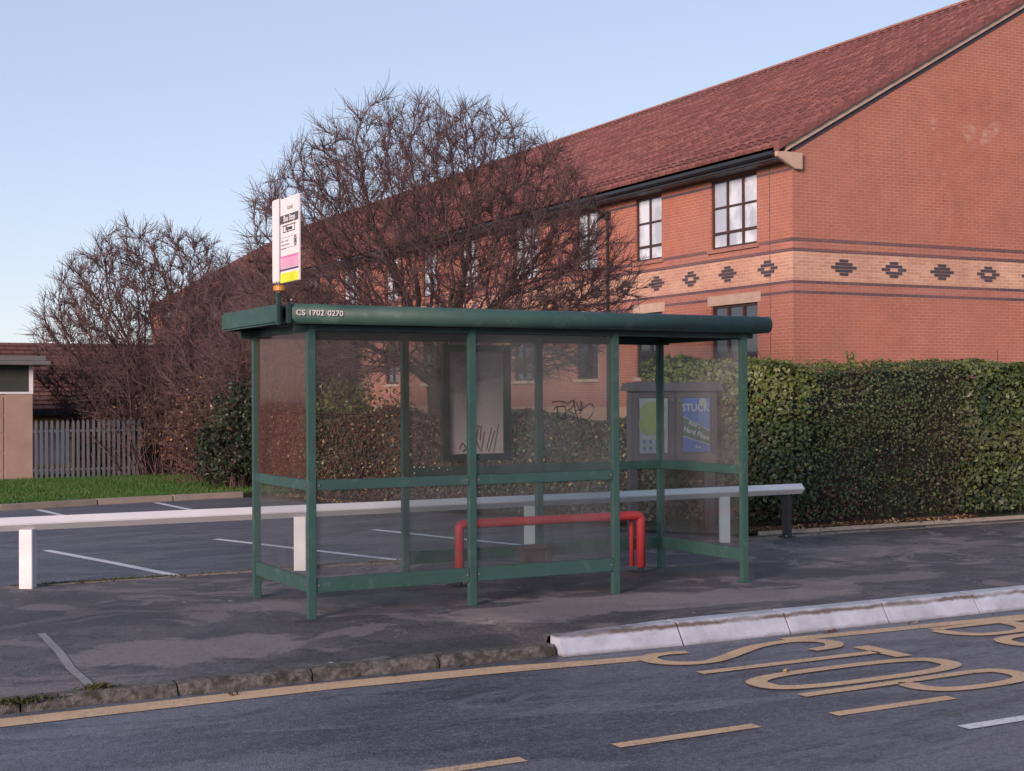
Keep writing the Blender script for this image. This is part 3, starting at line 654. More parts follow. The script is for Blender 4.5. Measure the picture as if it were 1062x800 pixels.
# ------------------------------------------------------------------ notice board
NBX, NBY = 4.80, 5.55
NB = empty('notice_board', (NBX, NBY, 0), label='two door grey notice board with blue poster beside the hedge', cat='notice board')
for s in (-1, 1): MB().box(s * .545 - .045, s * .545 + .045, .0, .09, -.05, 1.62).build('post', 'grayboard', parent=NB, bevel=.004)
MB().box(-.60, .60, -.03, .07, .83, 1.66).build('case', 'grayboard', parent=NB, bevel=.004)
MB().prism([(-.10, 1.655), (.12, 1.655), (.07, 1.745), (-.03, 1.755)], -.66, .66).build('roof', 'grayboard', parent=NB, bevel=.004)
for s, lab in ((-1, 'l'), (1, 'r')):
    cx = s * .30
    dr = MB().box(cx - .285, cx - .215, -.052, -.031, .85, 1.64).box(cx + .215, cx + .285, -.052, -.031, .85, 1.64).box(cx - .215, cx + .215, -.052, -.031, .85, .93).box(cx - .215, cx + .215, -.052, -.031, 1.58, 1.64).build('door', 'grayboard', parent=NB, bevel=.003)
    if s < 0:
        ps = MB().box(cx - .195, cx + .195, -.036, -.033, .94, 1.57).build('poster', 'paper', parent=NB)
        for (a, b, w, h, rr) in ((-.02, 1.40, .17, .13, 0), (-.04, 1.25, .17, .11, 0)):
            bl = MB(); bl.face([(cx + a + w * math.cos(t) * (1 + .12 * math.sin(3 * t)), -.0368 - (.001 if b < 1.3 else 0), b + h * math.sin(t)) for t in [2 * math.pi * i / 22 for i in range(22)]]); bl.build('colour_patch', 'pyellow', parent=ps, fix=False)
        for i in range(4):
            for j in range(2):
                bl = MB(); bx, bz = cx - .13 + .085 * i, 1.07 - .075 * j
                bl.face([(bx + .022 * math.cos(t), -.0375, bz + .026 * math.sin(t)) for t in [2 * math.pi * i_ / 10 for i_ in range(10)]]); bl.build('blue_dot', 'bluepale', parent=ps, fix=False)
    else:
        ps = MB().box(cx - .195, cx + .195, -.036, -.033, .94, 1.57).build('poster', 'blue', parent=NB)
        MB().face([(cx - .195, -.0375, 1.36), (cx + .195, -.0375, 1.18), (cx + .195, -.0375, 1.02), (cx - .195, -.0375, 1.13)]).build('green_stripe', 'pgreen', parent=ps, fix=False)
        MB().face([(cx + .02, -.037, 1.57), (cx + .195, -.037, 1.57), (cx + .195, -.037, 1.19), (cx + .02, -.037, 1.27)]).build('pale_sky_patch', 'bluepale', parent=ps, fix=False)
        for z0, z1 in ((1.13, 1.02), (1.36, 1.18)): MB().face([(cx - .195, -.0385, z0 + .006), (cx + .195, -.0385, z1 + .006), (cx + .195, -.0385, z1 - .006), (cx - .195, -.0385, z0 - .006)]).build('white_rule', 'paper', parent=ps, fix=False)
        def nt_(b_, s_, x_, z_, rot=0): text_mesh(b_, s_, 'lettering', 'signwhite', ps, Matrix.Translation((x_, -.0395, z_)) @ Matrix.Rotation(R(rot), 4, 'Y') @ Matrix.Rotation(R(90), 4, 'X'), .0004, 1, .002)
        nt_('STUCK', .125, cx - .015, 1.455); nt_('Rock', .06, cx - .05, 1.265, 20); nt_('a', .05, cx + .04, 1.225, 20); nt_('Hard', .085, cx - .10, 1.188, 18); nt_('Place', .085, cx + .095, 1.124, 18)
        nt_('Stage', .035, cx + .02, 1.0)
        bl = MB(); bl.face([(cx + .09 + .055 * math.cos(t), -.041, 1.52 + .05 * math.sin(t)) for t in [2 * math.pi * i / 16 for i in range(16)]]); bl.build('white_sticker', 'paper', parent=ps, fix=False)
    MB().box(cx - .213, cx + .213, -.046, -.044, .932, 1.578).build('glass_pane', 'clearglass', parent=dr)
    MB().tube([(cx - s * .25, -.052, 1.55), (cx - s * .25, -.058, 1.55)], .012, 8).build('lock', 'galv', parent=dr)

# ------------------------------------------------------------------ big brick building
BA = R(-1.5)
BLD = empty('brick_building', (14.19, 14.74, 0), BA, label='long two storey red brick building with tiled pitched roof and patterned brick band', cat='building')
# local frame: +x along gable (right), +y along facade (away)
T = 58.; WH = 6.78; HW = 8.37; RHGT = 11.44; EV = 6.57
SL = (RHGT - WH) / HW
def wallgrid(us, zs, holes, P, uvf, mi=0):
    m = MB()
    for i in range(len(us) - 1):
        for j in range(len(zs) - 1):
            a, b, c, d = us[i], us[i + 1], zs[j], zs[j + 1]
            if any(h[0] - 1e-6 <= a and b <= h[1] + 1e-6 and h[2] - 1e-6 <= c and d <= h[3] + 1e-6 for h in holes): continue
            q = [(a, c), (b, c), (b, d), (a, d)]; m.face([P(*t) for t in q], [uvf(*t) for t in q])
    return m
wins_t = [(1.2, 2.9, 3), (4.9, 6.06, 2), (7.9, 9.0, 2), (11.1, 12.6, 3), (15.0, 16.15, 2), (18.0, 19.15, 2), (21.2, 22.4, 2), (25.0, 26.6, 3), (29.5, 30.75, 2), (32.6, 33.8, 2), (36.2, 37.8, 3), (41, 42.2, 2), (44.5, 45.7, 2), (48.5, 50.1, 3), (53.5, 54.7, 2)]
holes = []
for a, b, n in wins_t: holes += [(a, b, 4.83, 6.36), (a, b, 2.04, 3.58)]
us = sorted(set([0, T] + [h[0] for h in holes] + [h[1] for h in holes])); zs = [-1.5, 2.04, 3.58, 4.83, 6.36, 6.62]
w = wallgrid(us, zs, holes, lambda u, z: (0, u, z), lambda u, z: (u, z))
DP = .11
for a, b, c, d in holes:   # reveals
    w.face([(0, a, c), (DP, a, c), (DP, a, d), (0, a, d)], [(a, c), (a + DP, c), (a + DP, d), (a, d)])
    w.face([(0, b, c), (0, b, d), (DP, b, d), (DP, b, c)], [(b, c), (b, d), (b + DP, d), (b + DP, c)])
    w.face([(0, a, d), (DP, a, d), (DP, b, d), (0, b, d)], [(a, d), (a, d), (b, d), (b, d)])
    w.face([(0, a, c), (0, b, c), (DP, b, c), (DP, a, c)], [(a, c), (b, c), (b, c), (a, c)])
nf = len(w.f)
def diamond(m, uc, zc, hollow, P):
    for k, wd in ((-2, .24), (-1, .46), (0, .68), (1, .46), (2, .24)):
        z0, z1 = zc + k * .07 - .031, zc + k * .07 + .031
        segs = [(-wd / 2, wd / 2)]
        if hollow and k == 0: segs = [(-wd / 2, -.11), (.11, wd / 2)]
        elif hollow and abs(k) == 1: segs = [(-wd / 2, -.03), (.03, wd / 2)] if False else [(-wd / 2, wd / 2)]
        for a, b in segs:
            pts = [P(uc + a, z0, 0), P(uc + b, z0, 0), P(uc + b, z1, 0), P(uc + a, z1, 0)]
            m.face([P(uc + a, z0, .004), P(uc + b, z0, .004), P(uc + b, z1, .004), P(uc + a, z1, .004)], [(0, 0)] * 4, 1)
k = 0; t = .84
while t < T - 1: diamond(w, t, 4.255, k % 2 == 0, lambda u, z, o: (-o, u, z)); t += 1.43; k += 1
fo = w.build('facade_wall', ['brickF', 'brickdark'], parent=BLD, fix=False)
# gable wall as polygon split in strips
gw = MB(); n = 22
for i in range(n):
    a, b = 2 * HW * i / n, 2 * HW * (i + 1) / n; h = lambda u: WH + SL * min(u, 2 * HW - u)
    q = [(a, -.5), (b, -.5), (b, h(b)), (a, h(a))]; gw.face([(u, 0, z) for u, z in q], [(u + .11, z) for u, z in q])
k = 0; t = 1.33
while t < 2 * HW - 1: diamond(gw, t, 4.255, k % 2 == 1, lambda u, z, o: (u, -o, z)); t += 1.36; k += 1
gw.build('gable_wall', ['brickG', 'brickdark'], parent=BLD, fix=False)
rw = MB()
for (p, q) in (((2 * HW, 0), (2 * HW, T)), ((0, T), (2 * HW, T))):
    rw.face([(*p, -1.5), (*q, -1.5), (*q, WH), (*p, WH)], [(0, -1.5), (T, -1.5), (T, WH), (0, WH)])
rw.face([(0, T, WH), (2 * HW, T, WH), (HW, T, RHGT)], [(0, WH), (2 * HW, WH), (HW, RHGT)])
rw.build('rear_walls', 'brickG', parent=BLD, fix=False)
# roof: overlapping courses
rf = MB(); Lr = math.hypot(HW + .42, SL * (HW + .42)); nrow = 31; cs, sn = 1 / math.hypot(1, SL), SL / math.hypot(1, SL)
NT = int((T + .12) / .3); prof_t = [(0, 0.), (.04, .010), (.09, .034), (.14, .038), (.19, .030), (.235, .006), (.27, 0.)]
for side in (0, 1):
    for i in range(nrow):
        s0, s1 = Lr * i / nrow, Lr * (i + 1) / nrow
        def P(s, y, lift):
            x = -.42 + s * cs - lift * sn; z = WH - SL * .42 + .12 + s * sn + lift * cs
            return (x, y, z) if side == 0 else (2 * HW - x, y, z)
        if side == 0:
            for k in range(NT):
                yb = -.06 + .3 * k; jit = rnd.uniform(-.004, .006)
                for q_ in range(len(prof_t)):
                    (o0, l0), (o1, l1) = prof_t[q_], (prof_t[q_ + 1] if q_ + 1 < len(prof_t) else (.3, 0.)); ya_, yb_ = yb + o0, yb + o1
                    a, b, c, d = P(s0, ya_, .035 + l0 + jit), P(s0, yb_, .035 + l1 + jit), P(s1, yb_, .004 + l1), P(s1, ya_, .004 + l0)
                    rf.face([a, b, c, d], [(ya_, s0), (yb_, s0), (yb_, s1 - .001), (ya_, s1 - .001)])
                    rf.face([P(s0, ya_, -.01), P(s0, yb_, -.01), b, a], [(ya_, s0 + .02), (yb_, s0 + .02), (yb_, s0 + .02), (ya_, s0 + .02)])
            continue
        y0, y1 = -.06, T + .06
        a, b, c, d = P(s0, y0, .045), P(s0, y1, .045), P(s1, y1, .012), P(s1, y0, .012)
        uv = [(y0, s0), (y1, s0), (y1, s1 - .001), (y0, s1 - .001)]
        rf.face([a, b, c, d], uv); e, f = P(s0, y0, -.0), P(s0, y1, -.0)
        rf.face([e, f, b, a], [(y0, s0 + .01)] * 2 + [(y1, s0 + .01)] * 2)
RO = rf.build('roof', 'tiles', parent=BLD, fix=False, uvfast=True)
rg = MB(); t = -.06
while t < T: rg.tube([(HW, t + .008, RHGT + .06), (HW, t + .442, RHGT + .06)], .14, 8); t += .45
rg.build('ridge_tiles', plain('ridge_tile', (.24, .10, .085), (.30, .17, .14), 3, .85, .3), parent=RO)
vt = MB(); t = 0.
while t < Lr - .1:
    for side in (0, 1):
        x0 = -.42 + t * cs; x1 = -.42 + (t + .375) * cs; zb = lambda x: WH + SL * x + .12
        pr = [(x0 - .02, zb(x0) - .10), (x1, zb(x1) - .07), (x1, zb(x1) + .03), (x0 - .02, zb(x0) + .105)]
        if side: pr = [(2 * HW - p, q) for p, q in pr]
        vt.prism(pr, -.14, .03, 'y')
    t += .38
vt.build('verge_tiles', plain('verge_tile', (.20, .075, .065), (.13, .05, .045), 4, .85, .3), parent=RO)
vg = MB(); vd = MB()
for side in (0, 1):
    mir = (lambda p: (2 * HW - p[0], p[1])) if side else (lambda p: p)
    vg.prism([mir(p) for p in ((-.22, WH + .03 - .22 * SL), (HW, RHGT + .03), (HW, RHGT - .09), (.0, WH - .09), (-.22, 6.562))], -.08, -.002, 'y')
    vd.prism([mir(p) for p in ((.02, WH - .10 + .02 * SL), (HW, RHGT - .103), (HW, RHGT - .195), (.02, WH - .195 + .02 * SL))], -.02, -.0015, 'y')
vg.build('verge_mortar', 'stone', parent=RO); vd.build('verge_brick_course', 'brickdark', parent=BLD)
kn = MB().prism([(-.45, 6.46), (-.45, 6.56), (.20, 6.56), (.20, 6.22), (.02, 6.22)], -.10, -.004, 'y'); kn.build('kneeler_stone', 'stone', parent=BLD, bevel=.01)
MB().box(-.40, -.36, .0, T, EV - .15, EV - .02).box(-.36, -.005, .0, T, EV - .17, EV - .15).build('fascia_board', plain('grey_fascia', (.05, .055, .068), None, 5, .5, .1), parent=BLD)
gt = MB(); gt.prism([(-.52, EV - .0), (-.52, EV - .07), (-.49, EV - .10), (-.43, EV - .10), (-.405, EV - .07), (-.405, EV - .0)], .0, T, 'y'); gt.build('gutter', 'gutter', parent=BLD)
for tt in (7.3, 27.8, 46.5):
    o = MB().tube([(-.46, tt, EV - .1), (-.40, tt, EV - .3), (-.08, tt, EV - .5), (-.06, tt, EV - .7), (-.06, tt, -.2)], .04, 8).box(-.15, -.005, tt - .09, tt + .09, EV - .55, EV - .36).build('downpipe', 'gutter', parent=BLD)
def window(a, b, z0, z1, n):
    fr = MB(); x0, x1 = .05, .10; e = .055
    fr.box(x0, x1, a, a + e, z0, z1).box(x0, x1, b - e, b, z0, z1).box(x0, x1, a + e, b - e, z0, z0 + e).box(x0, x1, a + e, b - e, z1 - e, z1)
    wd = (b - a) / n
    for k in range(1, n): c = a + wd * k; fr.box(x0, x1, c - .032, c + .032, z0 + e, z1 - e)
    for k in range(n):
        l, r_ = a + wd * k + (.032 if k else e), a + wd * (k + 1) - (.032 if k < n - 1 else e)
        for zz, hh in ((z0 + (z1 - z0) * .23, .028), (z0 + (z1 - z0) * .60, .02)): fr.box(x0, x1 - .01, l, r_, zz - hh, zz + hh)
    f = fr.build('window', 'brownwood', parent=BLD)
    MB().box(.085, .09, a + e * .5, b - e * .5, z0 + e * .5, z1 - e * .5).build('pane', 'winglass' if z0 > 4 else 'darkglass', parent=f)
    MB().box(-.05, .05, a - .09, b + .09, z0 - .085, z0 - .003).build('sill', 'stone' if z0 < 4 else plain('sill_brick', (.33, .15, .12), None, 8, .85, .3) if 'sb' not in MT else MT['sb'], parent=f)
    if z0 < 4: MB().box(-.012, .09, a - .12, b + .12, z1 + .002, z1 + .22).build('lintel', 'stone', parent=f)
    MB().box(.3, .31, a - .1, b + .1, z0 - .1, z1 + .1).build('blind', 'paper' if z0 > 4 else 'signgrey', parent=f)
MT['sb'] = plain('sill_brick', (.33, .15, .12), None, 8, .85, .3)
for a, b, n in wins_t: window(a, b, 4.83, 6.36, n); window(a, b, 2.04, 3.58, n)

# ------------------------------------------------------------------ garage, palisade fence, low house
GA = empty('garage', (-1.9, 23.6, 0), label='flat roofed concrete panel garage at the edge of the lawn', cat='garage')
g0 = MB().box(-3.0, 2.08, -3.2, 2.8, -.4, 1.70); 
for k in range(5): g0.box(-2.9, 1.55, -3.212, -3.19, -.15 + .36 * k + .02, -.15 + .36 * k + .35) if k < 5 else None
g0.box(1.6, 2.09, -3.225, -3.19, -.2, 1.70); g0.build('wall', plain('tan_concrete_panel', (.30, .215, .165), (.25, .18, .14), 3, .9, .3), parent=GA)
MB().box(-3.0, 2.02, -3.21, 2.7, 1.74, 2.24).build('fascia_panel', 'plinth', parent=GA)
MB().box(-3.0, 2.10, -3.235, -3.19, 1.695, 1.735).box(2.03, 2.10, -3.235, -3.19, 1.735, 2.24).build('white_trim', 'white', parent=GA)
MB().box(-3.3, 2.38, -3.55, 3.1, 2.245, 2.32).box(-3.25, 2.30, -3.5, 3.0, 2.32, 2.42).build('roof', plain('felt_roof', (.10, .10, .105), (.14, .13, .13), 5, .8, .3), parent=GA, bevel=.01)

FN = empty('palisade_fence', (1.3, 20.35, 0), label='grey steel palisade fence at the back of the lawn', cat='fence')
pm = MB().prism([(-.026, .0), (.026, .0), (.026, 1.12), (.008, 1.17), (0, 1.15), (-.008, 1.17), (-.026, 1.12)], -.006, .006, 'y')
pl0 = pm.build('pale', 'galv', parent=FN); pl0.location = (-1.05, 0, .02)
for k in range(1, 21):
    c = pl0.copy(); col.objects.link(c); c.parent = FN; c.location = (-1.05 + .0985 * k, 0, .02 + rnd.uniform(-.006, .006)); c.rotation_euler = (0, R(rnd.uniform(-.6, .6)), 0)
for z in (.20, .95): MB().box(-1.1, .98, .008, .05, z, z + .045).build('fence_rail', 'galv', parent=FN)
for x in (-1.1, .95): MB().box(x - .03, x + .03, .05, .12, -.1, 1.1).build('fence_post', 'galv', parent=FN)

HS = empty('tiled_house', (3.4, 31, -1.3), label='low brown brick house with old tiled roof behind the garage', cat='house')
hx0, hx1 = -8., 6.6
hw = MB().box(hx0, hx1, -3, 3, -.3, 2.6); hw.build('wall', 'brickhouse', parent=HS)
hr = MB()
for sd in (-1, 1):
    nr = 16; 
    for i in range(nr):
        t0, t1 = i / nr, (i + 1) / nr
        P = lambda t, x, l: (x, sd * (3.3 - 3.3 * t), 2.62 + 1.75 * t + l)
        hr.face([P(t0, hx0 - .2, .04), P(t0, hx1 + .2, .04), P(t1, hx1 + .2, .01), P(t1, hx0 - .2, .01)], [(hx0, t0 * 3.8), (hx1, t0 * 3.8), (hx1, t1 * 3.8), (hx0, t1 * 3.8)])
        hr.face([P(t0, hx0 - .2, .0), P(t0, hx1 + .2, .0), P(t0, hx1 + .2, .04), P(t0, hx0 - .2, .04)], [(0, 0), (14, 0), (14, .01), (0, .01)])
hro = hr.build('roof', 'tilesold', parent=HS, fix=False)
hg = MB()
for x in (hx0, hx1): hg.face([(x, -3, 2.6), (x, 3, 2.6), (x, 0, 4.3)])
hg.build('gable_end', 'brickhouse', parent=HS)
MB().box(hx0 - .2, hx1 + .2, -3.42, -3.25, 2.50, 2.63).build('gutter', 'black', parent=HS)
for (x, w_) in ((-1.45, 1.0), (1.6, 1.1), (4.6, .9), (-5.5, 1.1)):
    f = MB().box(x - w_ / 2, x + w_ / 2, -3.03, -2.98, 2.2, 2.42).box(x - w_ / 2, x - w_ / 2 + .08, -3.03, -2.98, .9, 2.2).box(x + w_ / 2 - .08, x + w_ / 2, -3.03, -2.98, .9, 2.2).box(x - .04, x + .04, -3.03, -2.98, .9, 2.2).box(x - w_ / 2, x + w_ / 2, -3.05, -2.98, 1.2, 1.3).build('window', plain('cream_frame', (.62, .50, .22), None, 5, .6, .1), parent=HS)
    MB().box(x - w_ / 2 + .05, x + w_ / 2 - .05, -3.012, -3.008, .92, 2.2).build('pane', 'winglass', parent=f)

# ------------------------------------------------------------------ vegetation
def colonise(att, base_pts, step, kill, infl, iters, rs, trop=.12):
    pos = [np.array(p, float) for p in base_pts]; par = [-1] + list(range(len(base_pts) - 1))
    A = att.copy(); P = np.array(pos); D = np.linalg.norm(A[:, None] - P[None], axis=2); near = D.argmin(1); nd = D.min(1); alive = np.ones(len(A), bool); nk = np.zeros(60000, int)
    for it in range(iters):
        act = alive & (nd < infl)
        if not act.any(): break
        idx = np.where(act)[0]; src = near[idx]; dirs = A[idx] - np.array(pos)[src]; dirs /= np.linalg.norm(dirs, axis=1)[:, None] + 1e-9
        uniq, inv = np.unique(src, return_inverse=True); S = np.zeros((len(uniq), 3)); np.add.at(S, inv, dirs)
        S /= np.linalg.norm(S, axis=1)[:, None] + 1e-9; S += rs.normal(size=S.shape) * .10; S[:, 2] += trop; S /= np.linalg.norm(S, axis=1)[:, None]
        okk = nk[uniq] < 3; alive[idx[nk[src] >= 3]] = False
        uniq, S = uniq[okk], S[okk]
        if not len(uniq): continue
        np.add.at(nk, uniq, 1)
        newp = np.array(pos)[uniq] + S * step; st = len(pos)
        for p_, u_ in zip(newp, uniq): pos.append(p_); par.append(int(u_))
        d = np.linalg.norm(A[:, None] - newp[None], axis=2); m_ = d.min(1); better = m_ < nd; near[better] = st + d.argmin(1)[better]; nd = np.minimum(nd, m_)
        alive &= nd > kill
        if len(pos) > 20000: break
    return np.array(pos), np.array(par)
def tubes_np(segs, n=4):
    """segs: list of (P0,P1,r0,r1) arrays -> V,F"""
    P0, P1, r0, r1 = [np.asarray(a, float) for a in segs]; d = P1 - P0; L = np.linalg.norm(d, axis=1)[:, None] + 1e-9; d /= L
    ref = np.where(np.abs(d[:, 2:3]) > .9, np.array([[1., 0, 0]]), np.array([[0, 0, 1.]])); u = np.cross(d, ref); u /= np.linalg.norm(u, axis=1)[:, None]; w = np.cross(d, u)
    an = np.arange(n) * 2 * np.pi / n; C, S = np.cos(an), np.sin(an)
    ring = u[:, None] * C[None, :, None] + w[:, None] * S[None, :, None]
    V = np.concatenate([P0[:, None] + ring * r0[:, None, None], P1[:, None] + ring * r1[:, None, None]], 1)
    base = np.arange(len(P0))[:, None] * 2 * n; j = np.arange(n); j2 = (j + 1) % n
    F = np.stack([base + j, base + j2, base + n + j2, base + n + j], 2).reshape(-1, 4)
    return V.reshape(-1, 3), F
def bare_tree(name, label, group, base, att, trunk_pts, step, kill, infl, iters, seed, rtrunk, tip=.0045, expo=2.35, ntw=3, twl=.28, thr=.02, tm='bark', cm='twig', trop=.12):
    rs = np.random.RandomState(seed)
    P, par = colonise(att, trunk_pts, step, kill, infl, iters, rs, trop)
    for _ in range(4):
        Q = P.copy(); w_ = np.zeros(len(P)); sm = np.zeros_like(P); np.add.at(sm, par[1:], P[1:]); np.add.at(w_, par[1:], 1.)
        ok_ = (w_ > 0) & (par >= 0); Q[ok_] = P[ok_] * .4 + P[par[ok_]] * .3 + (sm[ok_] / w_[ok_][:, None]) * .3; Q[:3] = P[:3]; P = Q
    n = len(P); kids = [[] for _ in range(n)]
    for i in range(1, n): kids[par[i]].append(i)
    acc = np.zeros(n)
    for i in range(n - 1, 0, -1):
        if not kids[i]: acc[i] = tip ** expo
        acc[par[i]] += acc[i]
    r = acc ** (1 / expo); r *= 1.; sc_ = rtrunk / max(r[0], 1e-6)
    r = np.where(r > .012, r * (1 + (sc_ - 1) * np.clip((r - .012) / (r[0] - .012 + 1e-9), 0, 1)), r)
    i = np.arange(1, n); a, b = P[par[i]], P[i]; ra = np.minimum(r[par[i]], r[i] * 1.35 + .004); rb = r[i]
    # twigs on thin nodes
    T0, T1, q0, q1 = [], [], [], []
    thin = np.where(r < .011)[0]; thin = thin[thin > 3]
    for lev in range(2):
        src = thin if lev == 0 else None
        for k in range(ntw if lev == 0 else 1):
            if lev == 0:
                S = P[thin]; pd = S - P[par[thin]]; pd /= np.linalg.norm(pd, axis=1)[:, None] + 1e-9
                sel = rs.rand(len(S)) < .75; S, pd = S[sel], pd[sel]
            else: S, pd = E1, ED
            dd = pd + rs.normal(size=S.shape) * .45; dd[:, 2] += .18; dd /= np.linalg.norm(dd, axis=1)[:, None]
            L = (twl * rs.uniform(.35, 1.1, len(S)))[:, None]; mid = S + dd * L * .5; d2 = dd + rs.normal(size=S.shape) * .13; d2 /= np.linalg.norm(d2, axis=1)[:, None]; e = mid + d2 * L * .5
            T0 += [S, mid]; T1 += [mid, e]; q0 += [np.full(len(S), tip * .9), np.full(len(S), tip * .7)]; q1 += [np.full(len(S), tip * .7), np.full(len(S), tip * .35)]
            if lev == 0 and k == 0: E1, ED = mid.copy(), dd.copy()
    big = rb >= thr
    root = empty(name, base, label=label, cat='tree', group=group)
    V, F = tubes_np((a[big], b[big], ra[big], rb[big]), 8); o = rawmesh('trunk', V, F, tm, root, True); o.location = -Vector(base)
    T0, T1 = np.concatenate([a[~big]] + T0), np.concatenate([b[~big]] + T1); q0, q1 = np.concatenate([ra[~big]] + q0), np.concatenate([rb[~big]] + q1)
    V, F = tubes_np((T0, T1, q0, q1), 3); o = rawmesh('crown', V, F, cm, root); o.location = -Vector(base)
    return root
def dome(n, c, rad, zmin, rs, shell=.35, taper=0.):
    out = []
    while len(out) < n:
        p = rs.uniform(-1, 1, 3); l = np.linalg.norm(p)
        if l > 1 or l < shell * rs.rand(): continue
        q = np.array(c) + p * np.array(rad)
        if q[2] < zmin + taper * 0: continue
        out.append(q)
    return np.array(out)
rs = np.random.RandomState(3)
B = (4.55, 11.5, 0)
att = dome(5600, (4.45, 11.4, 3.45), (2.95, 2.6, 2.66), 1.9, rs, .5)
att = np.concatenate([att, dome(500, (6.3, 10.6, 3.4), (1.35, 1.2, 1.05), 2.2, rs)])
att *= 1 + rs.normal(size=att.shape) * .004
bare_tree('bare_tree', 'bare winter tree with spreading limbs behind the shelter, against the brick facade', None, B, att,
          [(4.72, 11.5, -.05), (4.70, 11.5, .3), (4.67, 11.5, .55), (4.63, 11.48, .75)], .105, .15, 1.5, 110, 5, .18, tip=.0044, expo=2.06, ntw=7, twl=.36)
rs = np.random.RandomState(8)
att = dome(4200, (2.9, 21.9, 2.72), (2.45, 2.2, 2.55), .9, rs, .5)
bare_tree('bare_tree', 'round headed bare tree behind the palisade fence, left of the sign', None, (3.1, 22, 0), att,
          [(3.1, 22, -.1), (3.1, 22, .3), (3.1, 21.97, .7), (3.05, 21.95, 1.0)], .13, .18, 1.4, 80, 9, .18, tip=.0062, expo=2.2, ntw=8, twl=.38, cm='twig')

def shrub(name, label, cat, c, rad, nst, seed, leafn, leafmats, leafsize=.03, group=None, twm='twigpale', twr=.0045, up=.5):
    """multi-stemmed twiggy shrub: arching stems with side shoots and clinging leaves"""
    rs = np.random.RandomState(seed); c = np.array(c, float); rad = np.array(rad, float)
    root = empty(name, tuple(c), label=label, cat=cat, group=group)
    S0, S1, q0, q1 = [], [], [], []; tips = []
    for lev, (cnt, L, nn_) in enumerate(((nst, 1., 7), (nst * 9, .36, 4), (nst * 34, .17, 2))):
        if lev == 0:
            p = np.stack([c[0] + rs.uniform(-.55, .55, cnt) * rad[0], c[1] + rs.uniform(-.55, .55, cnt) * rad[1], np.full(cnt, c[2])], 1)
            d = np.stack([(p[:, 0] - c[0]) / rad[0] * .9, (p[:, 1] - c[1]) / rad[1] * .9, np.full(cnt, 1.5)], 1) + rs.normal(size=(cnt, 3)) * .25
            ln = rad[2] * rs.uniform(.6, 1.1, cnt); r_ = twr * 2.8
        else:
            pool = np.concatenate(nodes); dirs = np.concatenate(ndir); k = rs.randint(0, len(pool), cnt); p = pool[k]; d = dirs[k] + rs.normal(size=(cnt, 3)) * .8; ln = rad.mean() * L * rs.uniform(.5, 1.2, cnt); r_ = twr * (1.3 if lev == 1 else .9)
        d /= np.linalg.norm(d, axis=1)[:, None]; nodes_, nd_ = [], []
        for s in range(nn_):
            st = (ln / nn_)[:, None]; d = d + rs.normal(size=d.shape) * .22; d[:, 2] += .03 if lev else -.02; d /= np.linalg.norm(d, axis=1)[:, None]
            q = p + d * st; ra = r_ * (1 - .8 * s / nn_); rb = r_ * (1 - .8 * (s + 1) / nn_)
            S0.append(p); S1.append(q); q0.append(np.full(cnt, ra)); q1.append(np.full(cnt, rb)); p = q; nodes_.append(q); nd_.append(d.copy())
        if lev == 0: nodes, ndir = nodes_[1:], nd_[1:]
        else: nodes, ndir = nodes + nodes_, ndir + nd_
    S0, S1, q0, q1 = [np.concatenate(z) for z in (S0, S1, q0, q1)]
    def inside(p): return ((p[:, 0] - c[0]) / (rad[0] * 1.15)) ** 2 + ((p[:, 1] - c[1]) / (rad[1] * 1.2)) ** 2 + np.clip((p[:, 2] - c[2] - rad[2] * .45) / (rad[2] * .62), 0, 9) ** 2 < rs.uniform(.8, 1.15, len(p))
    kp = inside(S1); V, F = tubes_np([S0[kp], S1[kp], q0[kp], q1[kp]], 3); o = rawmesh('stems', V - 0, F, twm, root); o.location = -Vector(tuple(c))
    if leafn:
        pool = np.concatenate(nodes); k = rs.randint(0, len(pool), leafn); Pp = pool[k] + rs.normal(size=(leafn, 3)) * .05; Pp = Pp[(Pp[:, 2] > .03) & inside(Pp) & (Pp[:, 2] < c[2] + rad[2] * (.5 if rad[2] > 3 else 2))]
        V, F = leaves(Pp, leafsize, rs); mi = (rs.rand(len(F)) < (.04 if len(leafmats) > 1 else 0)).astype(int)
        if len(leafmats) > 2: mi = np.where(rs.rand(len(F)) < .25, 2, mi)
        o = rawmesh('foliage', V, F, leafmats, root, mi=mi); o.location = -Vector(tuple(c))
    return root
SHR = [('tangled purple brown leafless shrub behind the palisade fence end', (2.75, 20.7, 0), (1.5, 1.2, 3.8), 130, ['deadleaf', 'leafyel']),
       ('arching brown shrub with few leaves behind the left shelter post', (3.95, 16.8, 0), (1.4, 1.5, 4.1), 150, ['deadleaf', 'leafyel']),
       ('rusty leaved shrub beside the lawn corner', (3.1, 17.6, 0), (1.0, 1.3, 1.9), 80, ['beech', 'leafyel'])]
rs = np.random.RandomState(61)
att = dome(4200, (4.5, 19.5, 2.25), (2.15, 1.5, 2.15), .3, rs, .2)
tr_ = bare_tree('shrub', 'tallest dense purple brown shrub below the far roof end', 'brown shrubs beyond the lawn', (4.4, 19.5, 0), att, [(4.4, 19.5, -.05), (4.4, 19.5, .15), (4.4, 19.5, .3)], .10, .15, 1.5, 90, 12, .11, tip=.0058, expo=2.4, ntw=9, twl=.36, tm='twigpale', cm='twigpale'); tr_['category'] = 'shrub'
att = dome(2600, (3.95, 16.6, 1.95), (1.35, 1.2, 1.85), .3, rs, .2)
tr_ = bare_tree('shrub', 'dense leafless purple brown shrub rising behind the dark evergreen', 'brown shrubs beyond the lawn', (4.1, 17.0, 0), att, [(4.1, 17.0, -.05), (4.1, 17.0, .15), (4.1, 17.0, .3)], .10, .14, 1.5, 90, 13, .09, tip=.0050, expo=2.4, ntw=9, twl=.30, tm='twigpale', cm='twigpale'); tr_['category'] = 'shrub'
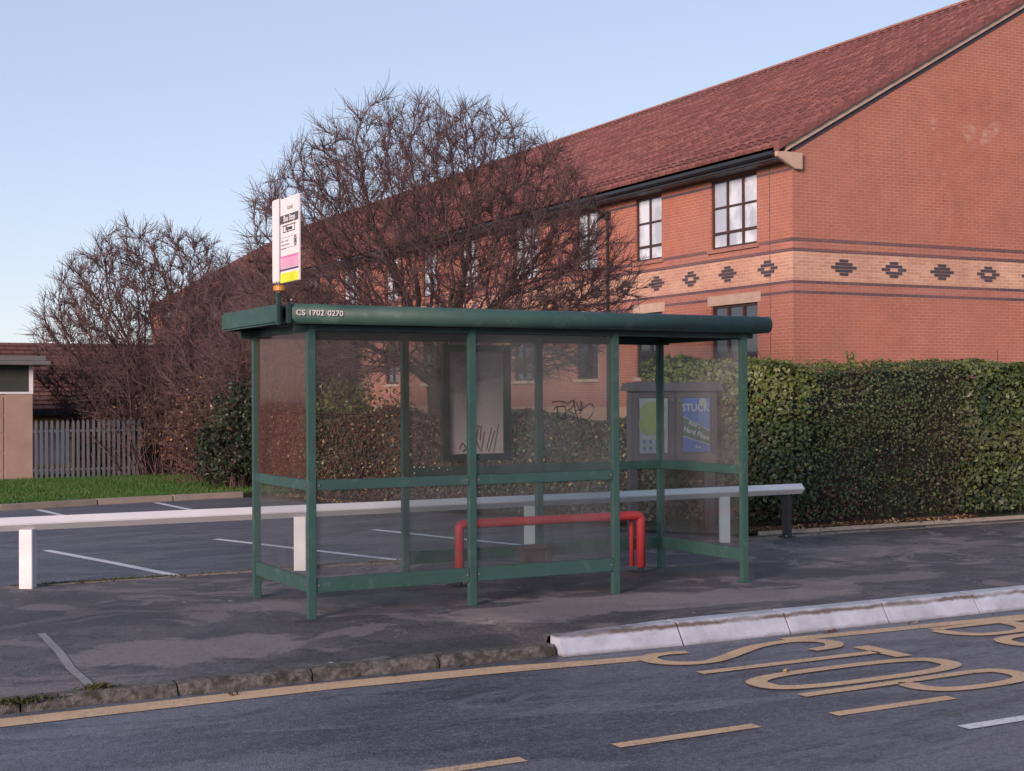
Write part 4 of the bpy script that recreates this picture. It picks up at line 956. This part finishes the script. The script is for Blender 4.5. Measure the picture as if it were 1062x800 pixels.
for k, (lb, c, rad, ns, lm) in enumerate(SHR): shrub('shrub', lb, 'shrub', c, rad, ns, 20 + k, 9000, lm, .034, 'brown shrubs beyond the lawn')
shrub('shrub', 'low brown shrub mass under the round bare tree, over the fence', 'shrub', (2.9, 22.6, -.2), (1.7, 1.0, 4.0), 110, 31, 9000, ['deadleaf', 'leafyel'], .036, 'brown shrubs beyond the lawn')
shrub('shrub', 'dark evergreen shrub at the lawn kerb end, left of the shelter', 'shrub', (2.95, 15.8, 0), (.72, .7, 1.85), 60, 41, 26000, ['hedgedark', 'beech'], .035, None, twr=.004)
shrub('shrub', 'yellow green shrub showing above the russet hedge', 'shrub', (4.4, 14.3, 0), (.95, 1.5, 1.9), 60, 43, 12000, ['hedgelime', 'beech'], .035, None)

def hedge(name, label, cat, poly, h, seed, n, mats, size, mixw=None, lump=.07, core='hedgedark', width=.9):
    """clipped hedge following a line (poly on its face side), leaves on an uneven skin with a dark twiggy core"""
    rs = np.random.RandomState(seed); P = np.array(poly, float)
    seg = np.linalg.norm(np.diff(P, axis=0), axis=1); cum = np.concatenate([[0], np.cumsum(seg)]); Lt = cum[-1]
    base = Vector((P[0][0], P[0][1], 0)); root = empty(name, base, label=label, cat=cat)
    def at(s):
        i = np.clip(np.searchsorted(cum, s, side='right') - 1, 0, len(seg) - 1); t = ((s - cum[i]) / seg[i])[:, None]; d = (P[i + 1] - P[i]) / seg[i][:, None]
        return P[i] + (P[i + 1] - P[i]) * t, d
    hh = (lambda s: h) if not callable(h) else h
    W = width
    area = [1.15 * Lt * 2, Lt * W, 2.0 * W * 1.5, 1.15 * Lt * 2 * .45]; tot = sum(area)
    cnt = [int(n * a / tot) for a in area]; PP, NN = [], []
    lum = lambda a, b: lump * (np.sin(a * 2.1 + b * 1.3) + np.sin(a * 4.7 - b * 3.1 + 1.) * .6 + np.sin(b * 6.3 + a * 1.1) * .5)
    # front
    s = rs.uniform(0, Lt, cnt[0]); q, d = at(s); H = hh(s); z = rs.uniform(.04, 1, cnt[0]) ** .9 * H; dep = np.abs(rs.normal(0, .07, cnt[0])) - .02
    nn = np.stack([d[:, 1], -d[:, 0]], 1); zz = z / H; taper = np.where(zz > .93, (zz - .93) * 1.6, 0) + np.where(zz < .25, (.25 - zz) * .5, 0)
    pos = q - nn * (dep + lum(s, z) + taper)[:, None]; PP.append(np.column_stack([pos, z])); NN.append(np.column_stack([nn, np.full(len(s), .35)]))
    # top
    s = rs.uniform(0, Lt, cnt[1]); q, d = at(s); nn = np.stack([d[:, 1], -d[:, 0]], 1); t = rs.uniform(0, W, cnt[1]); z = hh(s) + lum(s, t * 3) * .6 - np.abs(rs.normal(0, .04, cnt[1])); PP.append(np.column_stack([q - nn * t[:, None], z])); NN.append(np.column_stack([nn * .2, np.full(len(s), 1.)]))
    # ends
    for e, sg in ((0., -1), (Lt, 1)):
        k = cnt[2] // 2; q, d = at(np.full(k, e)); nn = np.stack([d[:, 1], -d[:, 0]], 1); t = rs.uniform(0, W, k); z = rs.uniform(.03, 1, k) * hh(np.full(k, e)); PP.append(np.column_stack([q - nn * t[:, None] + d * (sg * (-.03 - np.abs(rs.normal(0, .06, k)) + lum(t, z)))[:, None], z])); NN.append(np.column_stack([d * sg, np.full(k, .2)]))
    # back
    s = rs.uniform(0, Lt, cnt[3]); q, d = at(s); nn = np.stack([d[:, 1], -d[:, 0]], 1); z = rs.uniform(.04, 1, cnt[3]) * hh(s); PP.append(np.column_stack([q - nn * (W - np.abs(rs.normal(0, .05, cnt[3])))[:, None], z])); NN.append(np.column_stack([-nn, np.full(len(s), .2)]))
    Q = np.concatenate(PP); Nn = np.concatenate(NN); V, F = leaves(Q, size(Q) if callable(size) else size, rs, normals=Nn)
    mi = mixw(Q, rs) if mixw else np.zeros(len(F))
    o = rawmesh('foliage', V, F, mats, root, mi=mi); o.location = -base
    # core of crossing twigs
    k = int(Lt * 260); s = rs.uniform(.1, Lt - .1, k); q, d = at(s); nn = np.stack([d[:, 1], -d[:, 0]], 1); t = rs.uniform(.06, W - .06, k); a = np.column_stack([q - nn * t[:, None], rs.uniform(0, .9, k) * (hh(s) - .12)])
    b = a + rs.normal(size=a.shape) * np.array([.13, .13, .22]); b[:, 2] = np.clip(b[:, 2], 0, None); V, F = tubes_np((a, b, np.full(k, .008), np.full(k, .004)), 3); o = rawmesh('twigs', V, F, 'bark', root); o.location = -base
    # solid dark heart
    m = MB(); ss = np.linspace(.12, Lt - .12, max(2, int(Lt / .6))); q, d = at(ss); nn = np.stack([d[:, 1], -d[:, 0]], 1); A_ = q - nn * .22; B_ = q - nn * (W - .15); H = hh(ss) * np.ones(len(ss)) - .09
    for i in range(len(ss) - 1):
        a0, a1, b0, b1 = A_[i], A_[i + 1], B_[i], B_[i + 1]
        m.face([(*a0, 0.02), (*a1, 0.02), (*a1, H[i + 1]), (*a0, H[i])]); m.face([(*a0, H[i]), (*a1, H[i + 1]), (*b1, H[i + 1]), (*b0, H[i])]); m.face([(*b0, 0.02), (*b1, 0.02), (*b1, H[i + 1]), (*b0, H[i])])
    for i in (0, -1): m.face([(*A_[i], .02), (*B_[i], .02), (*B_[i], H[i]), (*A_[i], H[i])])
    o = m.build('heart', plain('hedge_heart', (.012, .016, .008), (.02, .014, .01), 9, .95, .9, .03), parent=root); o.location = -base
    return root
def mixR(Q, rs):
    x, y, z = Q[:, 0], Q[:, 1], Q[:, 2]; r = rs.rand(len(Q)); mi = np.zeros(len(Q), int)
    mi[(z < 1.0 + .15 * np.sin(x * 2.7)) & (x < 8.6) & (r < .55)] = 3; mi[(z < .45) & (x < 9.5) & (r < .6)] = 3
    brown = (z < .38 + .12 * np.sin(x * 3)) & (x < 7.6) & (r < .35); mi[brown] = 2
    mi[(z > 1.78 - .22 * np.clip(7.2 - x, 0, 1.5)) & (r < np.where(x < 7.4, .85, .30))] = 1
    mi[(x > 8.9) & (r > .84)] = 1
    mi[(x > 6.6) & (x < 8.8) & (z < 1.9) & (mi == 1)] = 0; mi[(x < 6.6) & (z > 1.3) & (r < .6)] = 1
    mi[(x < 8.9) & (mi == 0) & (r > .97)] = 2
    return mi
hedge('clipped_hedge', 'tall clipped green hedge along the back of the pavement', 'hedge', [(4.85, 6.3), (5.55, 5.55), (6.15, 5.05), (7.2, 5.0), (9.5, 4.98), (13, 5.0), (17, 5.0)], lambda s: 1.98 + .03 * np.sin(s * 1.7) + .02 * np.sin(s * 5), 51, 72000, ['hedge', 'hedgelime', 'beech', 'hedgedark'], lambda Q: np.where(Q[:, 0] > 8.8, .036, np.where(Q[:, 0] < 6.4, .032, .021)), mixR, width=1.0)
def mixB(Q, rs):
    r = rs.rand(len(Q)); mi = np.zeros(len(Q), int); y = Q[:, 1]; mi[r < .025] = 1; mi[(r > .7)] = 2; mi[(y < 9.2) & (r > .25)] = 2; mi[(y < 9.) & (r > .9)] = 3; return mi
hedge('boundary_hedge', 'russet boundary hedge closing the car park, seen through the shelter glass', 'hedge', [(3.0, 14.6), (3.25, 12.8), (3.6, 10.8), (4.15, 8.6), (4.6, 7.0), (4.85, 6.5)], lambda s: 1.32 + .05 * np.sin(s * 2.3) + .03 * np.sin(s * 6), 53, 46000, ['beech', 'leafyel', 'hedgedark', 'hedge'], .028, mixB, width=.8)
# sprig growing above the hedge
for (x, y, lb, h_) in ((7.42, 5.5, 'taller green sprig sticking up from the hedge top', .17), (8.0, 5.5, 'shorter green sprig sticking up from the hedge top', .09)):
    rs = np.random.RandomState(int(x * 10)); root = empty('hedge_sprig', (x, y, 1.9), label=lb, cat='sprig')
    m = MB(); pts = []
    for k in range(7):
        a = rs.uniform(0, 6.28); e = Vector((math.cos(a) * .07, math.sin(a) * .05, h_ * rs.uniform(.5, 1) + .06)); m.tube([(0, 0, -.2), (e.x * .4, e.y * .4, e.z * .5), tuple(e)], .003, 4); pts += [np.array(e) * t for t in (.5, .65, .8, .9, 1, 1)]
    m.build('stem', 'bark', parent=root); V, F = leaves(np.array(pts) + rs.normal(size=(len(pts), 3)) * .012, .026, rs); rawmesh('leaves', V, F, 'hedgelime', root)

# grass on the lawn and moss along the edging
rs = np.random.RandomState(77)
def blades(P, h, w, rs):
    n = len(P); a = rs.uniform(0, 6.28, n); d = np.stack([np.cos(a), np.sin(a), np.zeros(n)], 1) * w; tip = P + np.stack([rs.normal(0, .3, n) * h, rs.normal(0, .3, n) * h, h * rs.uniform(.5, 1.2, n)], 1)
    return np.stack([P - d, P + d, tip], 1).reshape(-1, 3), np.arange(3 * n).reshape(n, 3)
n = 60000; X = rs.uniform(-3.5, 3.4, n); Yq = rs.uniform(13.95, 21.5, n); lo = np.interp(X, [p[0] for p in far], [p[1] for p in far]) + .12; ok = Yq > lo
V, F = blades(np.column_stack([X[ok], Yq[ok], np.full(ok.sum(), .045)]), .055, .006, rs)
tag(rawmesh('grass', V, F, 'grass'), label='mown green grass of the lawn beyond the car park', cat='grass', kind='stuff')
n = 9000; X = rs.uniform(-9, 5.2, n); dens = np.sin(X * 2.3) + np.sin(X * .9 + 1) + rs.rand(n) * 1.6; ok = (dens > .6) & ~((X > 3.2)); X = X[ok]; Yq = 4.60 + rs.normal(0, .045, len(X)) + .04
V, F = blades(np.column_stack([X, Yq, np.full(len(X), -.002)]), .022, .004, rs); V2, F2 = leaves(np.column_stack([X, Yq, np.full(len(X), .004)]), .012, rs)
F2t = np.concatenate([F2[:, :3], F2[:, [0, 2, 3]]]) + len(V)
tag(rawmesh('moss_verge', np.concatenate([V, V2]), np.concatenate([F, F2t]), 'moss'), label='thin moss and grass growing along the car park edging', cat='moss', kind='stuff')
n = 500; kx = np.concatenate([rs.normal(-2.93, .05, 180), rs.normal(-3.35, .10, 320)]); ky = np.concatenate([rs.normal(.10, .03, 180), rs.normal(.03, .025, 320)]); kz_ = np.where(np.arange(500) < 180, -.028, -.045)
V2, F2 = leaves(np.column_stack([kx, ky, kz_ + rs.uniform(0, .02, 500)]), .012, rs); tag(rawmesh('kerb_moss', V2, F2, 'moss'), label='moss tufts on the old kerb at the left', cat='moss', kind='stuff')
# leaf litter below the hedges
n = 2600; X = np.concatenate([rs.uniform(5.3, 9, 1400), rs.uniform(2.9, 4.2, 1200)]); Yl = np.concatenate([4.95 + rs.normal(0, .07, 1400), 14.4 - rs.uniform(0, 4, 1200)]); X[1400:] = np.interp(Yl[1400:], [10.8, 14.6], [3.5, 2.9]) + rs.normal(0, .09, 1200)
V2, F2 = leaves(np.column_stack([X, Yl, np.where(np.arange(n) < 1400, .05, .012) + rs.uniform(0, .02, n)]), .028, rs, normals=np.tile([0, 0, 1.], (n, 1)))
rl = np.array([[2.05, -.22], [2.12, -.23], [2.2, -.21], [2.9, -.2], [2.97, -.21], [3.75, -.2], [.9, -1.2], [1.6, -3.1], [-1.2, -.12], [-2.2, -.13]]); rl = np.repeat(rl, 2, 0) + rs.normal(size=(20, 2)) * .02
V3, F3 = leaves(np.column_stack([rl, np.full(20, RZ + .014)]), .022, rs, normals=np.tile([0, 0, 1.], (20, 1))); F2 = np.concatenate([F2, F3 + len(V2)]); V2 = np.concatenate([V2, V3]); n += 20
tag(rawmesh('leaf_litter', V2, F2, ['beech', 'leafyel'], mi=(rs.rand(n) < .2).astype(int)), label='fallen brown leaves lying along the foot of the hedges', cat='leaves', kind='stuff')

# ------------------------------------------------------------------ light, sky, camera
SUN_AZ = math.atan2(-.84, -.54); SUN_EL = R(15)
wd = bpy.data.worlds.new('World'); sc.world = wd; wd.use_nodes = True; nt = wd.node_tree; nt.nodes.clear()
wo = nt.nodes.new('ShaderNodeOutputWorld'); bg = nt.nodes.new('ShaderNodeBackground'); sk = nt.nodes.new('ShaderNodeTexSky'); sk.sky_type = 'NISHITA'
sk.sun_disc = False; sk.sun_elevation = SUN_EL; sk.sun_rotation = SUN_AZ; sk.altitude = 20; sk.air_density = .85; sk.dust_density = .3; sk.ozone_density = 2.6
hs = nt.nodes.new('ShaderNodeHueSaturation'); hs.inputs['Saturation'].default_value = 1.0; gmn = nt.nodes.new('ShaderNodeGamma'); gmn.inputs[1].default_value = .46
nt.links.new(sk.outputs[0], gmn.inputs[0]); nt.links.new(gmn.outputs[0], hs.inputs['Color'])
nt.links.new(mixc(nt, 1., hs.outputs[0], (.99, .945, 1.02), 'MULTIPLY'), bg.inputs[0]); bg.inputs[1].default_value = .15; nt.links.new(bg.outputs[0], wo.inputs[0])
su = bpy.data.lights.new('sun', 'SUN'); su.energy = 1.9; su.angle = R(18); su.color = (1, .74, .64)
so = bpy.data.objects.new('sun', su); col.objects.link(so)
dv = Vector((math.sin(SUN_AZ) * math.cos(SUN_EL), math.cos(SUN_AZ) * math.cos(SUN_EL), math.sin(SUN_EL)))
so.rotation_euler = dv.to_track_quat('Z', 'Y').to_euler(); so.location = dv * 40
cam = bpy.data.cameras.new('camera'); co = bpy.data.objects.new('camera', cam); col.objects.link(co); sc.camera = co
cam.sensor_width = 36; cam.lens = 1470 / 1062 * 36; cam.clip_end = 3000; cam.clip_start = .05
co.matrix_world = Matrix.Translation((-4.67, -8.03, 1.6)) @ Matrix.Rotation(R(-28.4), 4, 'Z') @ Matrix.Rotation(R(90 + .44), 4, 'X') @ Matrix.Rotation(R(-.29), 4, 'Z')
sc.view_settings.view_transform = 'Standard'; sc.view_settings.look = 'None'; sc.view_settings.gamma = 1; sc.view_settings.exposure = 1.47
sc.render.resolution_x = 1024; sc.render.resolution_y = 771
sc.cycles.max_bounces = 6; sc.cycles.transparent_max_bounces = 12
